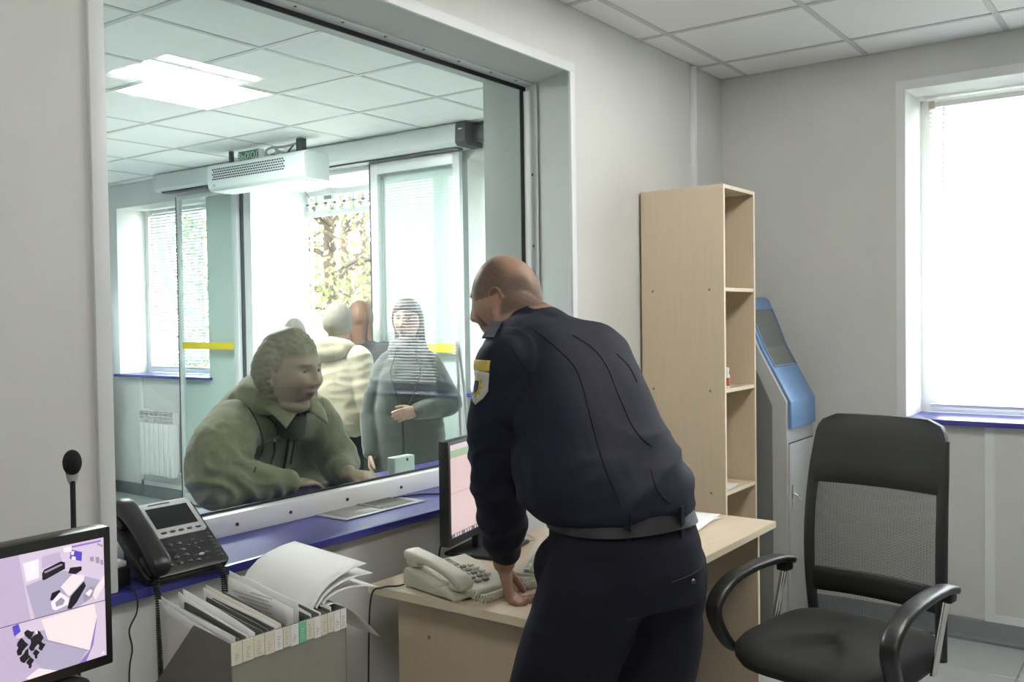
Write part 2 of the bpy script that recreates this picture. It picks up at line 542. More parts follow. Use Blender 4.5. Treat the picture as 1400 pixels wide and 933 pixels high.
# passing tray in the counter
tr = thing('transfer_tray', 'flat steel pass-through tray set in the blue counter under the glass', 'tray', (2.205, 2.19, 0.8785))
MB().box(-0.185, 0.185, -0.075, 0.075, 0, 0.003, b=0.001).build('plate', M['steel'], tr)
MB().prism([(-0.155, -0.055), (0.155, -0.055), (0.155, 0.07), (-0.155, 0.07)], 0.003, 0.0036).build('tray_bed', mat('dull_steel', (0.33, 0.33, 0.31), 0.5, metal=0.6), tr)
MB().prism([(0.02, -0.052), (0.152, -0.052), (0.152, 0.07), (-0.01, 0.07)], 0.0036, 0.0040).build('recess_shade', mat('shaded_steel', (0.12, 0.12, 0.11), 0.5, metal=0.5), tr)  # flat darker sheet: shade of the tray's hollow put into the colour
MB().box(0.0, 0.004, -0.05, 0.07, 0.0036, 0.008).box(-0.155, 0.155, 0.066, 0.07, 0.0036, 0.006).build('guide', M['steel'], tr)

# cable duct in the corner
tag(MB().box(4.278, 4.306, 1.985, WY, 0.1, 2.724, b=0.002).build('cable_duct', M['trim'], smooth=30), 'slim white vertical cable duct on the wall near the corner', 'cable duct')

# ------------------------------------------------------------------ suspended ceilings
def ceiling(name, label, z, x0, x1, y0, y1, gx, gy, vx0, vy0, holes, body):
    """slab with a lay-in grid; individual tiles over the part that can be seen"""
    ce = struct(name, body, M['tile'], label=label)
    xs = [gx + 0.6 * i for i in range(-12, 13) if x0 < gx + 0.6 * i < x1]
    ys = [gy + 0.6 * j for j in range(-12, 13) if y0 < gy + 0.6 * j < y1]
    xs = [x for x in xs if x >= vx0 - 0.01]; ys = [y for y in ys if y >= vy0 - 0.01]
    cx = xs + [x1]; cy = ys + [y1]
    if gx < x0 + 0.6 and abs(xs[0] - x0) > 0.05 and xs[0] - x0 < 0.6: cx = [x0] + cx
    if ys[0] - y0 < 0.6 and ys[0] - y0 > 0.03: cy = [y0] + cy
    full = None
    for a, c in zip(cx[:-1], cx[1:]):
        for d, e in zip(cy[:-1], cy[1:]):
            if any(abs(a - h[0]) < 0.05 and abs(d - h[1]) < 0.05 for h in holes): continue
            w, h = c - a - 0.008, e - d - 0.008
            if w < 0.02 or h < 0.02: continue
            if abs(c - a - 0.6) < 0.002 and abs(e - d - 0.6) < 0.002:
                if full is None:
                    full = MB().box(-w / 2, w / 2, -h / 2, h / 2, 0.004, 0.018, b=0.002, seg=1).build('ceiling_tile', M['tile'], ce)
                    o = full
                else:
                    o = full.copy(); C.objects.link(o)
            else:
                o = MB().box(-w / 2, w / 2, -h / 2, h / 2, 0.004, 0.018).build('ceiling_tile', M['tile'], ce)
            o.location = ((a + c) / 2, (d + e) / 2, z)
    for x in xs: MB().box(x - 0.012, x + 0.012, cy[0], y1, z - 0.0, z + 0.005).build('ceiling_rail', M['rail'], ce)
    for y in ys: MB().box(cx[0], x1, y - 0.012, y + 0.012, z + 0.0005, z + 0.0045).build('ceiling_rail', M['rail'], ce)
    return ce

ceiling('ceiling', 'white suspended tile ceiling of the duty room', ROOM_Z, -2.0, BX, -2.6, WY, 3.154, 0.068, 1.954, -0.532, [(2.554, 0.068), (2.554, 0.668)],
        MB().box(-2.0, BX, -2.6, WY, ROOM_Z + 0.03, 2.85).box(-2.0, 1.95, -2.6, WY, ROOM_Z + 0.002, 2.85).box(1.95, BX, -2.6, -0.54, ROOM_Z + 0.002, 2.85))
ceiling('ceiling_lobby', 'white suspended tile ceiling of the lobby', LOB_Z, -0.6, BX, WY2, 8.1, 3.338, 3.355, 0.938, 2.75, [(2.738, 3.955)],
        MB().box(-0.6, BX, WY2, 8.1, LOB_Z + 0.03, 2.85).box(-0.6, 0.935, WY2, 8.1, LOB_Z + 0.002, 2.85))
struct('roof', MB().box(-2.2, BX2 + 0.05, -2.8, 8.4, 2.86, 3.4), M['slab'])

# ceiling lights
def tube_light(cx, cy, label):
    t = thing('tube_ceiling_light', label, 'ceiling light', (cx, cy, ROOM_Z), 0, 'four-tube lights in the duty room ceiling')
    hs = MB()
    hs.box(-0.297, 0.297, -0.297, 0.297, 0.025, 0.029)
    hs.box(-0.297, 0.297, -0.297, -0.285, -0.004, 0.028).box(-0.297, 0.297, 0.285, 0.297, -0.004, 0.028)
    hs.box(-0.297, -0.285, -0.285, 0.285, -0.004, 0.028).box(0.285, 0.297, -0.285, 0.285, -0.004, 0.028)
    hs.build('housing', M['white'], t)
    for k in range(4):
        y = -0.21 + 0.14 * k
        MB().tube([(-0.27, y, 0.006), (0.27, y, 0.006)], 0.013, 8).build('tube', EM_TUBE, t, smooth=40)
    return t
EM_TUBE = emit_mat('lit_tube', (1.0, 0.97, 0.92), TUBE_STRENGTH)
for cx, cy, q in ((2.854, 0.52, 'above the swivel chair, the one mirrored in the glass'), (0.454, 0.368, 'above the foreground table')):
    tube_light(cx, cy, 'lit four-tube ceiling light ' + q)
def led_panel(cx, cy, label):
    t = thing('led_ceiling_panel', label, 'ceiling light', (cx, cy, LOB_Z))
    fr = MB()
    for q in ((-0.297, 0.297, -0.297, -0.278), (-0.297, 0.297, 0.278, 0.297), (-0.297, -0.278, -0.278, 0.278), (0.278, 0.297, -0.278, 0.278)):
        fr.box(*q, -0.003, 0.02)
    fr.build('frame', M['white'], t)
    MB().box(-0.278, 0.278, -0.278, 0.278, 0.002, 0.012).build('diffuser', emit_mat('lit_diffuser', (1.0, 0.99, 0.97), PANEL_STRENGTH), t)
led_panel(3.038, 4.255, 'square lit panel in the lobby ceiling behind the glass')
led_panel(0.638, 4.255, 'added unseen fill panel in the lobby ceiling over the near left part')  # added out of view to brighten the lobby
led_panel(0.638, 6.655, 'added unseen fill panel in the lobby ceiling towards the end wall')  # second added panel, unseen, extra light for the lobby

# ------------------------------------------------------------------ outside windows
def pvc_window(name, y0, y1, z0, z1, x, label, mull):
    f = MB()
    w = 0.055
    f.box(x, x + 0.06, y0, y1, z0, z0 + w).box(x, x + 0.06, y0, y1, z1 - w, z1).box(x, x + 0.06, y0, y0 + w, z0 + w, z1 - w).box(x, x + 0.06, y1 - w, y1, z0 + w, z1 - w)
    for ym in mull: f.box(x, x + 0.06, ym - 0.045, ym + 0.045, z0 + w, z1 - w)
    o = struct(name, f, M['white'], label=label)
    ed = [y0 + w] + [v for ym in mull for v in (ym - 0.045, ym + 0.045)] + [y1 - w]
    for a, c in zip(ed[0::2], ed[1::2]):
        MB().box(x + 0.025, x + 0.031, a, c, z0 + w, z1 - w).build('pane', M['windowglass'], o)
    return o

def reveal(name, y0, y1, z0, z1, xa, xb, label):
    r = MB()
    r.box(xa, xb, y1 - 0.001, y1 + 0.004, z0, z1).box(xa, xb, y0 - 0.004, y0 + 0.001, z0, z1).box(xa, xb, y0, y1, z1 - 0.001, z1 + 0.004)
    return struct(name, r, M['reveal'], label=label)

def blind(label, y0, y1, z0, z1, x, tilt, group=None, pitch=0.0215):
    t = thing('window_blind', label, 'blind', (x, (y0 + y1) / 2, z1))
    h = (y1 - y0) / 2
    MB().box(-0.014, 0.014, -h, h, -0.026, 0.0, b=0.002).build('headrail', M['white'], t)
    n = int((z1 - z0 - 0.04) / pitch)
    sl = MB()
    ca, sa = math.cos(tilt), math.sin(tilt)
    prof = [(-0.0125, 0.0), (-0.0065, 0.0012), (0, 0.0016), (0.0065, 0.0012), (0.0125, 0.0)]
    pr = [(u * ca - w * sa, u * sa + w * ca) for u, w in prof]
    top = [(a, b + 0.0004) for a, b in pr]
    sl.prism([(p[0], p[1]) for p in pr] + top[::-1], -h + 0.004, h - 0.004, 'y')
    first = sl.build('slat', M['slat'] if group else M['slatopaque'], t)
    for k in range(n):
        o = first if k == 0 else first.copy()
        if k: C.objects.link(o)
        o.location = (0, 0, -0.04 - k * pitch)
    MB().box(-0.012, 0.012, -h + 0.003, h - 0.003, z0 - z1, z0 - z1 + 0.014, b=0.002).build('bottom_rail', M['white'], t)
    cd = MB()
    for yy in (-h + 0.12, h - 0.12):
        cd.box(-0.0145, -0.0135, yy - 0.001, yy + 0.001, z0 - z1, -0.02).box(0.0135, 0.0145, yy - 0.001, yy + 0.001, z0 - z1, -0.02)
    tag(cd.build('ladder_cord', M['white'], t), kind='stuff')
    MB().tube([(-0.02, h - 0.07, -0.02), (-0.022, h - 0.068, -0.45)], 0.003, 6).build('wand', M['white'], t)
    MB().box(-0.02, 0.016, h - 0.03, h, -0.03, 0.004, b=0.002).build('bracket', mat('beige_bracket', (0.55, 0.47, 0.36), 0.5) if group else M['white'], t)
    return t

pvc_window('window_2', -0.35, 1.095, 1.003, 2.54, 4.965, 'white framed outside window behind the blind', [0.37])
reveal('trim_7', -0.35, 1.095, 0.98, 2.54, 4.655, 5.20, 'white window reveal in the outside wall')
struct('trim_8', MB().box(4.652, 4.664, 1.096, 1.135, 1.003, 2.541).box(4.652, 4.664, -0.4, 1.135, 2.541, 2.582), M['trim'], smooth=30, label='pale grey trim round the outside window')
tag(MB().box(4.615, 4.965, -0.36, 1.094, 0.979, 1.003, b=0.003).box(4.615, 4.66, 1.094, 1.125, 0.979, 1.003, b=0.003).build('window_sill', M['blue'], smooth=30), 'blue laminate sill under the white blind window of the duty room', 'sill')
blind('white slatted blind drawn down over the duty room window', -0.34, 1.045, 1.035, 2.515, 4.915, math.radians(38), 'x')
# ------------------------------------------------------------------ the lobby behind the glass
lobw = wall_boxes(BX, BX2, WY2 - 0.002, 8.2, 0, 2.8, [(2.75, 3.72, 1.03, 2.51), (4.5, 5.82, 0.0, 2.53), (6.41, 7.69, 1.03, 2.51)])
struct('wall_far', lobw, M['paint_lobby'], label='lobby wall with the street door and windows')
struct('wall_end', MB().box(-0.6, BX2, 8.1, 8.3, 0, 2.8), M['paint_lobby'], label='end wall of the lobby')
struct('wall_lobby_back', MB().box(-0.8, -0.6, WY, 8.3, 0, 2.8), M['paint_lobby'])
struct('baseboard_far', MB().box(4.63, BX, 6.02, 8.1, 0, 0.1, b=0.004), M['base'], label='grey baseboard under the lobby window')
struct('trim_9', MB().box(4.645, BX, 7.35, 7.39, 0.1, 1.03, b=0.002).box(4.645, BX, 6.02, 7.39, 0.1, 0.14, b=0.002), M['trim'], label='pale edging of the niche behind the radiator')

pvc_window('window_3', 6.41, 7.69, 1.055, 2.51, 4.93, 'white framed lobby window left of the street door', [6.72])
pvc_window('window_4', 2.75, 3.72, 1.055, 2.51, 4.93, 'white framed lobby window right of the street door', [])
reveal('trim_10', 6.41, 7.69, 1.05, 2.51, 4.655, 5.20, 'white reveal of the lobby window left of the door')
reveal('trim_11', 2.75, 3.72, 1.05, 2.51, 4.655, 5.20, 'white reveal of the lobby window right of the door')
tag(MB().box(4.61, 4.93, 6.38, 7.72, 1.03, 1.053, b=0.003).build('window_sill', M['blue'], smooth=30), 'blue sill under the lobby window above the radiator', 'sill')
tag(MB().box(4.61, 4.93, 2.72, 3.75, 1.00, 1.023, b=0.003).build('window_sill', M['blue'], smooth=30), 'blue sill of the lobby window right of the street door', 'sill')
blind('white slatted blind half open in the lobby window above the radiator', 6.74, 7.52, 1.10, 2.49, 4.87, math.radians(44), None, 0.026)
blind('narrow white slatted blind beside the sliding door glass', 6.44, 6.70, 1.10, 2.49, 4.87, math.radians(34), None, 0.026)
blind('white slatted blind in the lobby window right of the street door', 2.78, 3.69, 1.08, 2.49, 4.87, math.radians(50))

# radiator under the lobby window
rad = thing('radiator', 'white ribbed radiator under the lobby window', 'radiator', (4.60, 7.04, 0.21))
sec = MB().box(-0.035, 0.035, -0.030, 0.030, 0.0, 0.445, b=0.006)
s0 = sec.build('section', M['white'], rad, smooth=40)
for k in range(7):
    o = s0 if k == 0 else s0.copy()
    if k: C.objects.link(o)
    o.location = (0, -0.204 + 0.068 * k, 0)
g = MB()
for k in range(8): g.box(-0.03, 0.03, -0.238 + 0.068 * k - 0.004, -0.238 + 0.068 * k + 0.004, 0.445, 0.55)
for z in (0.47, 0.50, 0.53): g.box(-0.032, -0.028, -0.24, 0.24, z, z + 0.006)
g.box(-0.035, 0.03, -0.242, 0.242, 0.545, 0.552)
g.build('top_grille', M['white'], rad)
MB().tube([(0.02, -0.24, 0.03), (0.02, -0.30, 0.03), (0.02, -0.30, -0.21)], 0.012, 8).build('pipe', M['white'], rad, smooth=40)

# lockers at the end of the lobby
lk = thing('locker_cabinet', 'tall pale stack of six lockers at the far left of the lobby', 'locker', (4.57, 7.676, 0))
MB().box(-0.60, 0.0, 0.02, 0.40, 0, 1.80, b=0.003).build('body', M['white'], lk, smooth=30)
dm = mat('pale_locker_door', (0.66, 0.70, 0.67), 0.4)
for k in range(6):
    d = MB().box(-0.596, -0.045, -0.0, 0.02, 0.012 + 0.297 * k, 0.30 + 0.297 * k, b=0.003).build('door', dm, lk, smooth=30)
    MB().box(-0.10, -0.085, -0.018, 0.0, 0.13 + 0.297 * k, 0.18 + 0.297 * k, b=0.003).build('handle', M['steel'], d, smooth=30)
MB().box(-0.04, 0.0, -0.004, 0.02, 0.0, 1.80, b=0.002).build('stile', M['white'], lk, smooth=30)

# ------------------------------------------------------------------ automatic sliding street door
op = thing('door_operator', 'long grey drive casing above the sliding street door', 'door drive', (4.568, 5.2, 2.565))
prof = [(4.66 - 4.57, 0.0), (-0.06, 0.0), (-0.08, 0.02), (-0.075, 0.13), (-0.06, 0.144), (4.66 - 4.57, 0.144)]
MB().prism(prof, -1.52, 1.62, 'y').build('casing', M['alu'], op, smooth=30)
e = MB().prism([(a * 1.02, b * 1.0) for a, b in prof], -1.60, -1.52, 'y').build('end_cap', M['darkmetal'], op, smooth=30)
MB().box(-0.0805, -0.079, -1.575, -1.545, 0.095, 0.103).build('badge_mark', M['white'], op)
MB().box(0.0, 0.08, -1.68, -1.60, 0.03, 0.13, b=0.003).build('wall_bracket', M['darkmetal'], op, smooth=30)
MB().prism([(a * 1.02, b) for a, b in prof], 1.62, 1.66, 'y').build('end_cap', M['alu'], op, smooth=30)
MB().box(-0.05, 0.02, -1.5, 1.6, -0.012, -0.001).build('guide_track', M['darkmetal'], op)

def leaf(name, label, y0, y1, z1, x, st, top, group):
    d = thing(name, label, 'door', (x, (y0 + y1) / 2, 0.02), 0, group)
    h = (y1 - y0) / 2; z = z1 - 0.02
    MB().box(-0.016, 0.016, h - st[0], h, 0, z, b=0.002).build('stile', M['alu'], d, smooth=30)
    MB().box(-0.016, 0.016, -h, -h + st[1], 0, z, b=0.002).build('stile', M['alu'], d, smooth=30)
    MB().box(-0.016, 0.016, -h + st[1], h - st[0], z - top, z, b=0.002).build('top_rail', M['alu'], d, smooth=30)
    MB().box(-0.016, 0.016, -h + st[1], h - st[0], 0, 0.08, b=0.002).build('bottom_rail', M['alu'], d, smooth=30)
    MB().box(-0.004, 0.004, -h + st[1], h - st[0], 0.08, z - top).build('pane', M['doorglass'], d)
    MB().box(-0.006, -0.0045, -h + st[1], h - st[0], 1.262, 1.318).build('tape_stripe', M['yellow'], d)
    MB().box(-0.018, 0.018, h - 0.005, h + 0.005, 0, z).build('seal', M['rubber'], d)
    return d
leaf('sliding_door_leaf', 'open glass sliding door leaf with yellow stripe left of the doorway', 5.93, 6.70, 2.52, 4.595, (0.035, 0.06), 0.03, 'sliding door leaves')
leaf('sliding_door_leaf', 'open glass sliding door leaf with yellow stripe right of the doorway', 3.73, 4.51, 2.552, 4.60, (0.068, 0.055), 0.075, 'sliding door leaves')
jb = MB().box(4.625, 4.665, 5.82, 5.905, 0, 2.55, b=0.002)
j = struct('door_1', jb, M['alu'], label='pale jamb post of the street door')
MB().box(4.618, 4.66, 5.905, 5.985, 0, 2.55).build('gasket', mat('dark_gasket', (0.085, 0.095, 0.11), 0.5), j)
MB().box(4.64, 4.68, 4.455, 4.50, 0, 2.55, b=0.002).build('jamb', M['alu'], j, smooth=30)

# vestibule behind the doorway: transom with glazing bars
tr2 = struct('window_5', MB().box(5.17, 5.22, 4.5, 5.82, 2.335, 2.375).box(5.17, 5.22, 4.5, 5.82, 2.49, 2.53), M['white'], label='white transom bar above the outer doorway')
for k in range(13):
    y = 5.80 - 0.105 * k
    MB().box(5.18, 5.21, y - 0.014, y + 0.014, 2.375, 2.49).build('glazing_bar', M['white'], tr2)
MB().box(5.18, 5.21, 4.5, 5.82, 2.425, 2.44).build('glazing_bar', M['white'], tr2)
MB().box(5.192, 5.198, 4.5, 5.82, 2.375, 2.49).build('pane', M['windowglass'], tr2)
MB().box(5.19, 5.21, 5.775, 5.79, 0.0, 2.335).build('outer_stile', M['alu'], tr2)
sn = thing('door_sensor', 'small white motion sensor with a thin cable above the doorway', 'sensor', (5.12, 5.47, 2.462))
MB().box(-0.03, 0.03, -0.075, 0.075, -0.022, 0.025, b=0.008).build('housing', M['white'], sn, smooth=40)
MB().box(-0.036, -0.028, -0.045, 0.035, -0.018, 0.012, b=0.004).build('lens', mat('grey_lens', (0.22, 0.24, 0.25), 0.2), sn, smooth=40)
MB().box(-0.01, 0.02, -0.03, 0.03, 0.02, 0.068).build('foot', M['white'], sn)
MB().tube(smooth_path([(0.0, 0.075, 0.0), (0.0, 0.17, -0.03), (0.0, 0.25, 0.03), (-0.02, 0.27, 0.068)]), 0.004, 6).build('cable', mat('grey_cable', (0.30, 0.31, 0.31), 0.5), sn, smooth=60)

# ------------------------------------------------------------------ air curtain with exit sign
ac = thing('air_curtain', 'white air curtain unit with perforated front hung above the lobby door', 'air curtain', (4.15, 5.17, 2.43))
prof = [(0.22, 0.0), (0.03, 0.0), (0.006, 0.02), (0.0, 0.05), (0.0, 0.165), (0.015, 0.182), (0.22, 0.182)]
MB().prism(prof, -0.50, 0.52, 'y', b=0.004).build('casing', mat('cool_white_enamel', (0.72, 0.78, 0.78), 0.35), ac, smooth=35)
pf = MB()
for r in range(5):
    for k in range(31):
        y = 0.455 - 0.0248 * k - (0.0124 if r % 2 else 0)
        z = 0.078 + 0.0172 * r
        pf.box(-0.0015, 0.001, y - 0.0085, y + 0.0085, z - 0.0052, z + 0.0052)
tag(pf.build('perforation', M['darkmetal'], ac), kind='stuff')
MB().box(0.02, 0.20, -0.45, 0.48, -0.004, 0.001).build('outlet', M['white'], ac)
MB().ell((-0.001, 0.445, 0.035), (0.003, 0.016, 0.009)).build('maker_badge', M['silver'], ac, smooth=60)
MB().box(0.08, 0.10, 0.345, 0.378, 0.182, 0.279).build('hanger', M['darkmetal'], ac)
MB().box(0.07, 0.11, -0.40, -0.345, 0.182, 0.279).build('hanger', M['darkmetal'], ac)
cb = [(0.1, -0.37, 0.26), (0.1, -0.20, 0.25), (0.1, -0.05, 0.255), (0.1, 0.0, 0.235), (0.1, -0.03, 0.20), (0.1, -0.09, 0.20), (0.1, -0.11, 0.235), (0.1, -0.07, 0.262), (0.1, -0.15, 0.22), (0.1, -0.24, 0.195)]
MB().tube(smooth_path(cb), 0.009, 8).build('cable', mat('grey_sheath', (0.42, 0.45, 0.45), 0.5), ac, smooth=60)
MB().tube(smooth_path([(0.1, -0.34, 0.27), (0.1, -0.27, 0.24), (0.1, -0.22, 0.2), (0.1, -0.20, 0.185)]), 0.006, 6).build('cable', M['darkmetal'], ac, smooth=60)

def text_obj(name, body, size, mtx, m, parent, ext=0.0006):
    cu = bpy.data.curves.new(name, 'FONT')
    cu.body = body; cu.size = size; cu.align_x = 'CENTER'; cu.align_y = 'CENTER'; cu.extrude = ext
    tmp = bpy.data.objects.new(name, cu)
    C.objects.link(tmp)
    dg = bpy.context.evaluated_depsgraph_get()
    me = bpy.data.meshes.new_from_object(tmp.evaluated_get(dg))
    bpy.data.objects.remove(tmp)
    me.transform(mtx)
    me.materials.clear(); me.materials.append(m)
    return link(name, me, parent)
def sign_mtx(loc, right, up):
    r, u = V(right).normalized(), V(up).normalized(); n = r.cross(u)
    return Matrix(((r.x, u.x, n.x, loc[0]), (r.y, u.y, n.y, loc[1]), (r.z, u.z, n.z, loc[2]), (0, 0, 0, 1)))
ex = thing('exit_sign', 'small green exit sign box with white lettering on the air curtain', 'sign', (4.235, 5.335, 2.613))
MB().box(0.0, 0.04, -0.115, 0.115, 0.0, 0.083, b=0.003).build('light_box', M['white'], ex, smooth=30)
MB().box(-0.002, 0.0, -0.108, 0.108, 0.004, 0.079).build('face_panel', M['exitgreen'], ex)
text_obj('lettering', 'ВЫХОД', 0.066, sign_mtx((-0.003, 0, 0.041), (0, -1, 0), (0, 0, 1)), M['white'], ex)

# small white box standing on the lobby side of the counter
cbx = thing('white_plastic_box', 'small pale plastic box standing on the counter behind the glass', 'box', (2.60, 2.42, 0.878))
MB().box(-0.055, 0.055, -0.02, 0.02, 0, 0.105, b=0.004).build('body', mat('mint_white', (0.66, 0.75, 0.70), 0.4), cbx, smooth=30)
MB().cyl((0.012, -0.0215, 0.092), (0.012, -0.0195, 0.092), 0.006, 10).build('hole', M['darkmetal'], cbx)

# ------------------------------------------------------------------ outside
struct('ground', MB().box(BX2 + 0.02, 40, -20, 40, -0.3, -0.02), M['ground'], label='pale paving outside the street door')
def tree(x, y, h, r, seed, label, m):
    rnd = random.Random(seed)
    t = thing('tree', label, 'tree', (x, y, -0.02), 0, 'sunlit trees outside the street door')
    tr = MB()
    tr.tube(smooth_path([(0, 0, 0), (0.05, 0.03, h * 0.3), (-0.04, 0.06, h * 0.6), (0.02, 0, h * 0.95)]), [0.16 - 0.13 * i / 18 for i in range(19)], 10)
    for k in range(16):
        a = rnd.uniform(0, 2 * PI); z = h * rnd.uniform(0.2, 0.8); l = r * rnd.uniform(0.5, 1.0)
        p = [(0, 0, z), (l * .4 * math.cos(a), l * .4 * math.sin(a), z + .25 * l), (l * math.cos(a), l * math.sin(a), z + 0.3 * l), (l * 1.2 * math.cos(a + .3), l * 1.2 * math.sin(a + .3), z + 0.1 * l)]
        tr.tube(smooth_path(p, 3), [0.05 - 0.004 * i for i in range(10)], 6)
    tr.build('trunk', M['bark'], t, smooth=60)
    fo = MB()
    cl = []
    for k in range(90):
        a = rnd.uniform(0, 2 * PI); u = rnd.uniform(0.2, 1) ** 0.6 * r; z = rnd.uniform(h * 0.12, h)
        cl.append(V((u * math.cos(a), u * math.sin(a), z)))
    for c in cl:
        for k in range(48):
            p = c + V((rnd.gauss(0, .16), rnd.gauss(0, .16), rnd.gauss(0, .16)))
            s = rnd.uniform(.03, .065)
            d = V((rnd.gauss(0, 1), rnd.gauss(0, 1), rnd.gauss(0, 1))).normalized()
            e = d.orthogonal().normalized()
            f = d.cross(e)
            fo.poly([p - e * s, p - f * s * .5 + d * .01, p + e * s, p + f * s * .5 - d * .01])
    tag(fo.build('foliage', m, t), kind='stuff')
tree(9.4, 10.0, 4.4, 1.25, 3, 'pale green tree outside, nearest to the doorway', M['foliage'])
tree(12.6, 13.0, 5.0, 1.5, 5, 'tan-leaved tree outside behind the nearest green one', M['foliage_tan'])
tree(16.4, 16.3, 6.0, 1.9, 8, 'large pale tree outside, farthest of those behind the doorway', M['foliage'])
tree(8.6, 13.6, 4.2, 1.1, 11, 'pale tree outside the lobby window with the radiator', M['foliage'])
# ------------------------------------------------------------------ desk with its things
dk = thing('desk', 'light maple office desk standing below the service window', 'desk', (2.58, 1.5525, 0))
MB().box(-0.70, 0.70, -0.3325, 0.3325, 0.726, 0.750, b=0.001).build('desktop', M['maple_top'], dk, smooth=30)
eb = MB()
eb.box(-0.7012, -0.70, -0.3325, 0.3325, 0.727, 0.749).box(0.70, 0.7012, -0.3325, 0.3325, 0.727, 0.749).box(-0.70, 0.70, -0.3337, -0.3325, 0.727, 0.749)
eb.build('edge_band', M['maple_edge'], dk)
for x in (-0.65, 0.632):
    p = MB().box(x, x + 0.018, -0.29, 0.265, 0.0, 0.726).build('side_panel', M['maple'], dk)
    MB().box(x, x + 0.018, -0.2912, -0.29, 0.0, 0.726).build('edge_band', M['maple_edge'], p)
for y, z in ((0.15, 0.62), (0.15, 0.30)):
    MB().cyl((-0.651, y, z), (-0.6495, y, z), 0.006, 10).build('fixing_cap', mat('brown_cap', (0.30, 0.20, 0.12), 0.5) if z == 0.62 else bpy.data.materials['brown_cap'], dk)
MB().box(-0.632, 0.632, 0.235, 0.253, 0.32, 0.726).build('modesty_panel', M['maple'], dk)

# cream desk phone
ph = thing('cream_desk_phone', 'cream push-button desk phone with handset on the maple desk', 'phone', (1.972, 1.660, 0.750), math.radians(-11))
bd = MB()
bd.prism([(-0.115, 0.006), (-0.115, 0.018), (-0.10, 0.022), (0.105, 0.056), (0.115, 0.048), (0.115, 0.006)], -0.075, 0.145, 'x', b=0.004)
bd.build('base', M['cream'], ph, smooth=40)
def on_slope(u, v, h=0.0):        # u across, v up the sloping top
    return V((u, v, 0.0225 + (v + 0.10) * 0.166 + h))
hs = MB()
rings = []
for k in range(15):
    s = k / 14
    v = -0.125 + 0.25 * s
    e = abs(s - 0.5) * 2
    w = 0.024 + 0.007 * e ** 3
    hgt = 0.014 + 0.008 * e ** 4
    zc = 0.050 + 0.166 * (v + 0.1) + 0.013 * (1 - e * e)
    if k in (0, 14): w *= 0.7; hgt *= 0.6
    rings.append([V((-0.043 + w * math.copysign(abs(math.cos(a)) ** 0.7, math.cos(a)), v, zc + hgt * math.copysign(abs(math.sin(a)) ** 0.7, math.sin(a)))) for a in [2 * PI * i / 20 for i in range(20)]])
hs.loft(rings)
hs.box(-0.066, -0.020, -0.118, -0.066, 0.026, 0.052, b=0.01).box(-0.066, -0.020, 0.066, 0.118, 0.058, 0.085, b=0.01)
hs.build('handset', M['cream'], ph, smooth=60)
MB().box(-0.074, -0.014, -0.05, 0.06, 0.004, 0.036, b=0.006).build('cradle', M['cream'], ph, smooth=40)
for fx in (-0.06, 0.13):
    for fy in (-0.10, 0.10): MB().box(fx - 0.01, fx + 0.01, fy - 0.01, fy + 0.01, 0, 0.008).build('foot', M['cream'], ph)
lc = MB(); lc.prism([(0.0, 0.045), (0.062, 0.045), (0.062, 0.092), (0.0, 0.092)], 0, 0.003)
for v in lc.bm.verts: v.co = on_slope(v.co.x + 0.01, v.co.y, v.co.z)
lc.build('display', M['lcd'], ph)
kb0 = None
for r in range(5):
    for c in range(4):
        if r == 4 and c > 2: continue
        kb = MB().box(-0.0095, 0.0095, -0.006, 0.006, 0.0, 0.007, b=0.002)
        o = kb.build('key', M['greykey'] if (r < 4 and c < 3) else M['creamkey'], ph, smooth=50) if kb0 is None or c == 3 else kb0.copy()
        if kb0 is not None and c != 3: C.objects.link(o); kb.bm.free()
        if kb0 is None: kb0 = o
        o.location = on_slope(0.012 + 0.028 * c, 0.025 - 0.024 * r)
        o.rotation_euler = (math.atan(0.166), 0, 0)
tag(coil(smooth_path([(-0.04, -0.128, 0.03), (-0.02, -0.158, 0.012), (0.03, -0.160, 0.012), (0.09, -0.150, 0.012), (0.15, -0.155, 0.012), (0.20, -0.165, 0.012), (0.215, -0.14, 0.012), (0.17, -0.13, 0.014), (0.11, -0.135, 0.030)], 8), 0.0095, 0.0026, 0.0072).build('coiled_cord', M['cream'], ph, smooth=60), 'cream coiled cord')
tag(MB().tube(smooth_path([(-0.05, 0.115, 0.01), (-0.085, 0.12, 0.004), (-0.13, 0.14, 0.004), (-0.16, 0.15, -0.02), (-0.165, 0.16, -0.2), (-0.16, 0.18, -0.6), (-0.155, 0.17, -0.745)]), 0.0025, 6).build('phone_line_cable', M['black'], ph, smooth=60), 'thin dark line cable')

# keyboard
kd = thing('keyboard', 'cream computer keyboard lying on the maple desk', 'keyboard', (2.358, 1.562, 0.7505), math.radians(25))
MB().prism([(-0.085, 0.0), (-0.085, 0.012), (-0.078, 0.017), (0.085, 0.030), (0.09, 0.0)], -0.225, 0.225, 'x', b=0.003).build('case', M['cream'], kd, smooth=40)
k1 = None
for r in range(6):
    for c in range(18):
        if k1 is None:
            k1 = MB().box(-0.0088, 0.0088, -0.0085, 0.0085, 0.0, 0.009, b=0.0022, seg=1).build('key', M['creamkey'], kd, smooth=50); o = k1
        else:
            o = k1.copy(); C.objects.link(o)
        y = -0.062 + 0.0235 * r
        o.location = (-0.205 + 0.0235 * c + (0.006 if r % 2 else 0), y, 0.0175 + (y + 0.078) * 0.08)

# mouse
ms = thing('mouse', 'dark computer mouse on the desk beside the coiled cord', 'mouse', (2.095, 1.395, 0.7505), math.radians(-30))
MB().ell((0, 0, 0.008), (0.029, 0.053, 0.026)).build('shell', M['blackmatt'], ms, smooth=60)
MB().box(-0.004, 0.004, 0.02, 0.034, 0.028, 0.036, b=0.002).build('wheel', M['greykey'], ms)

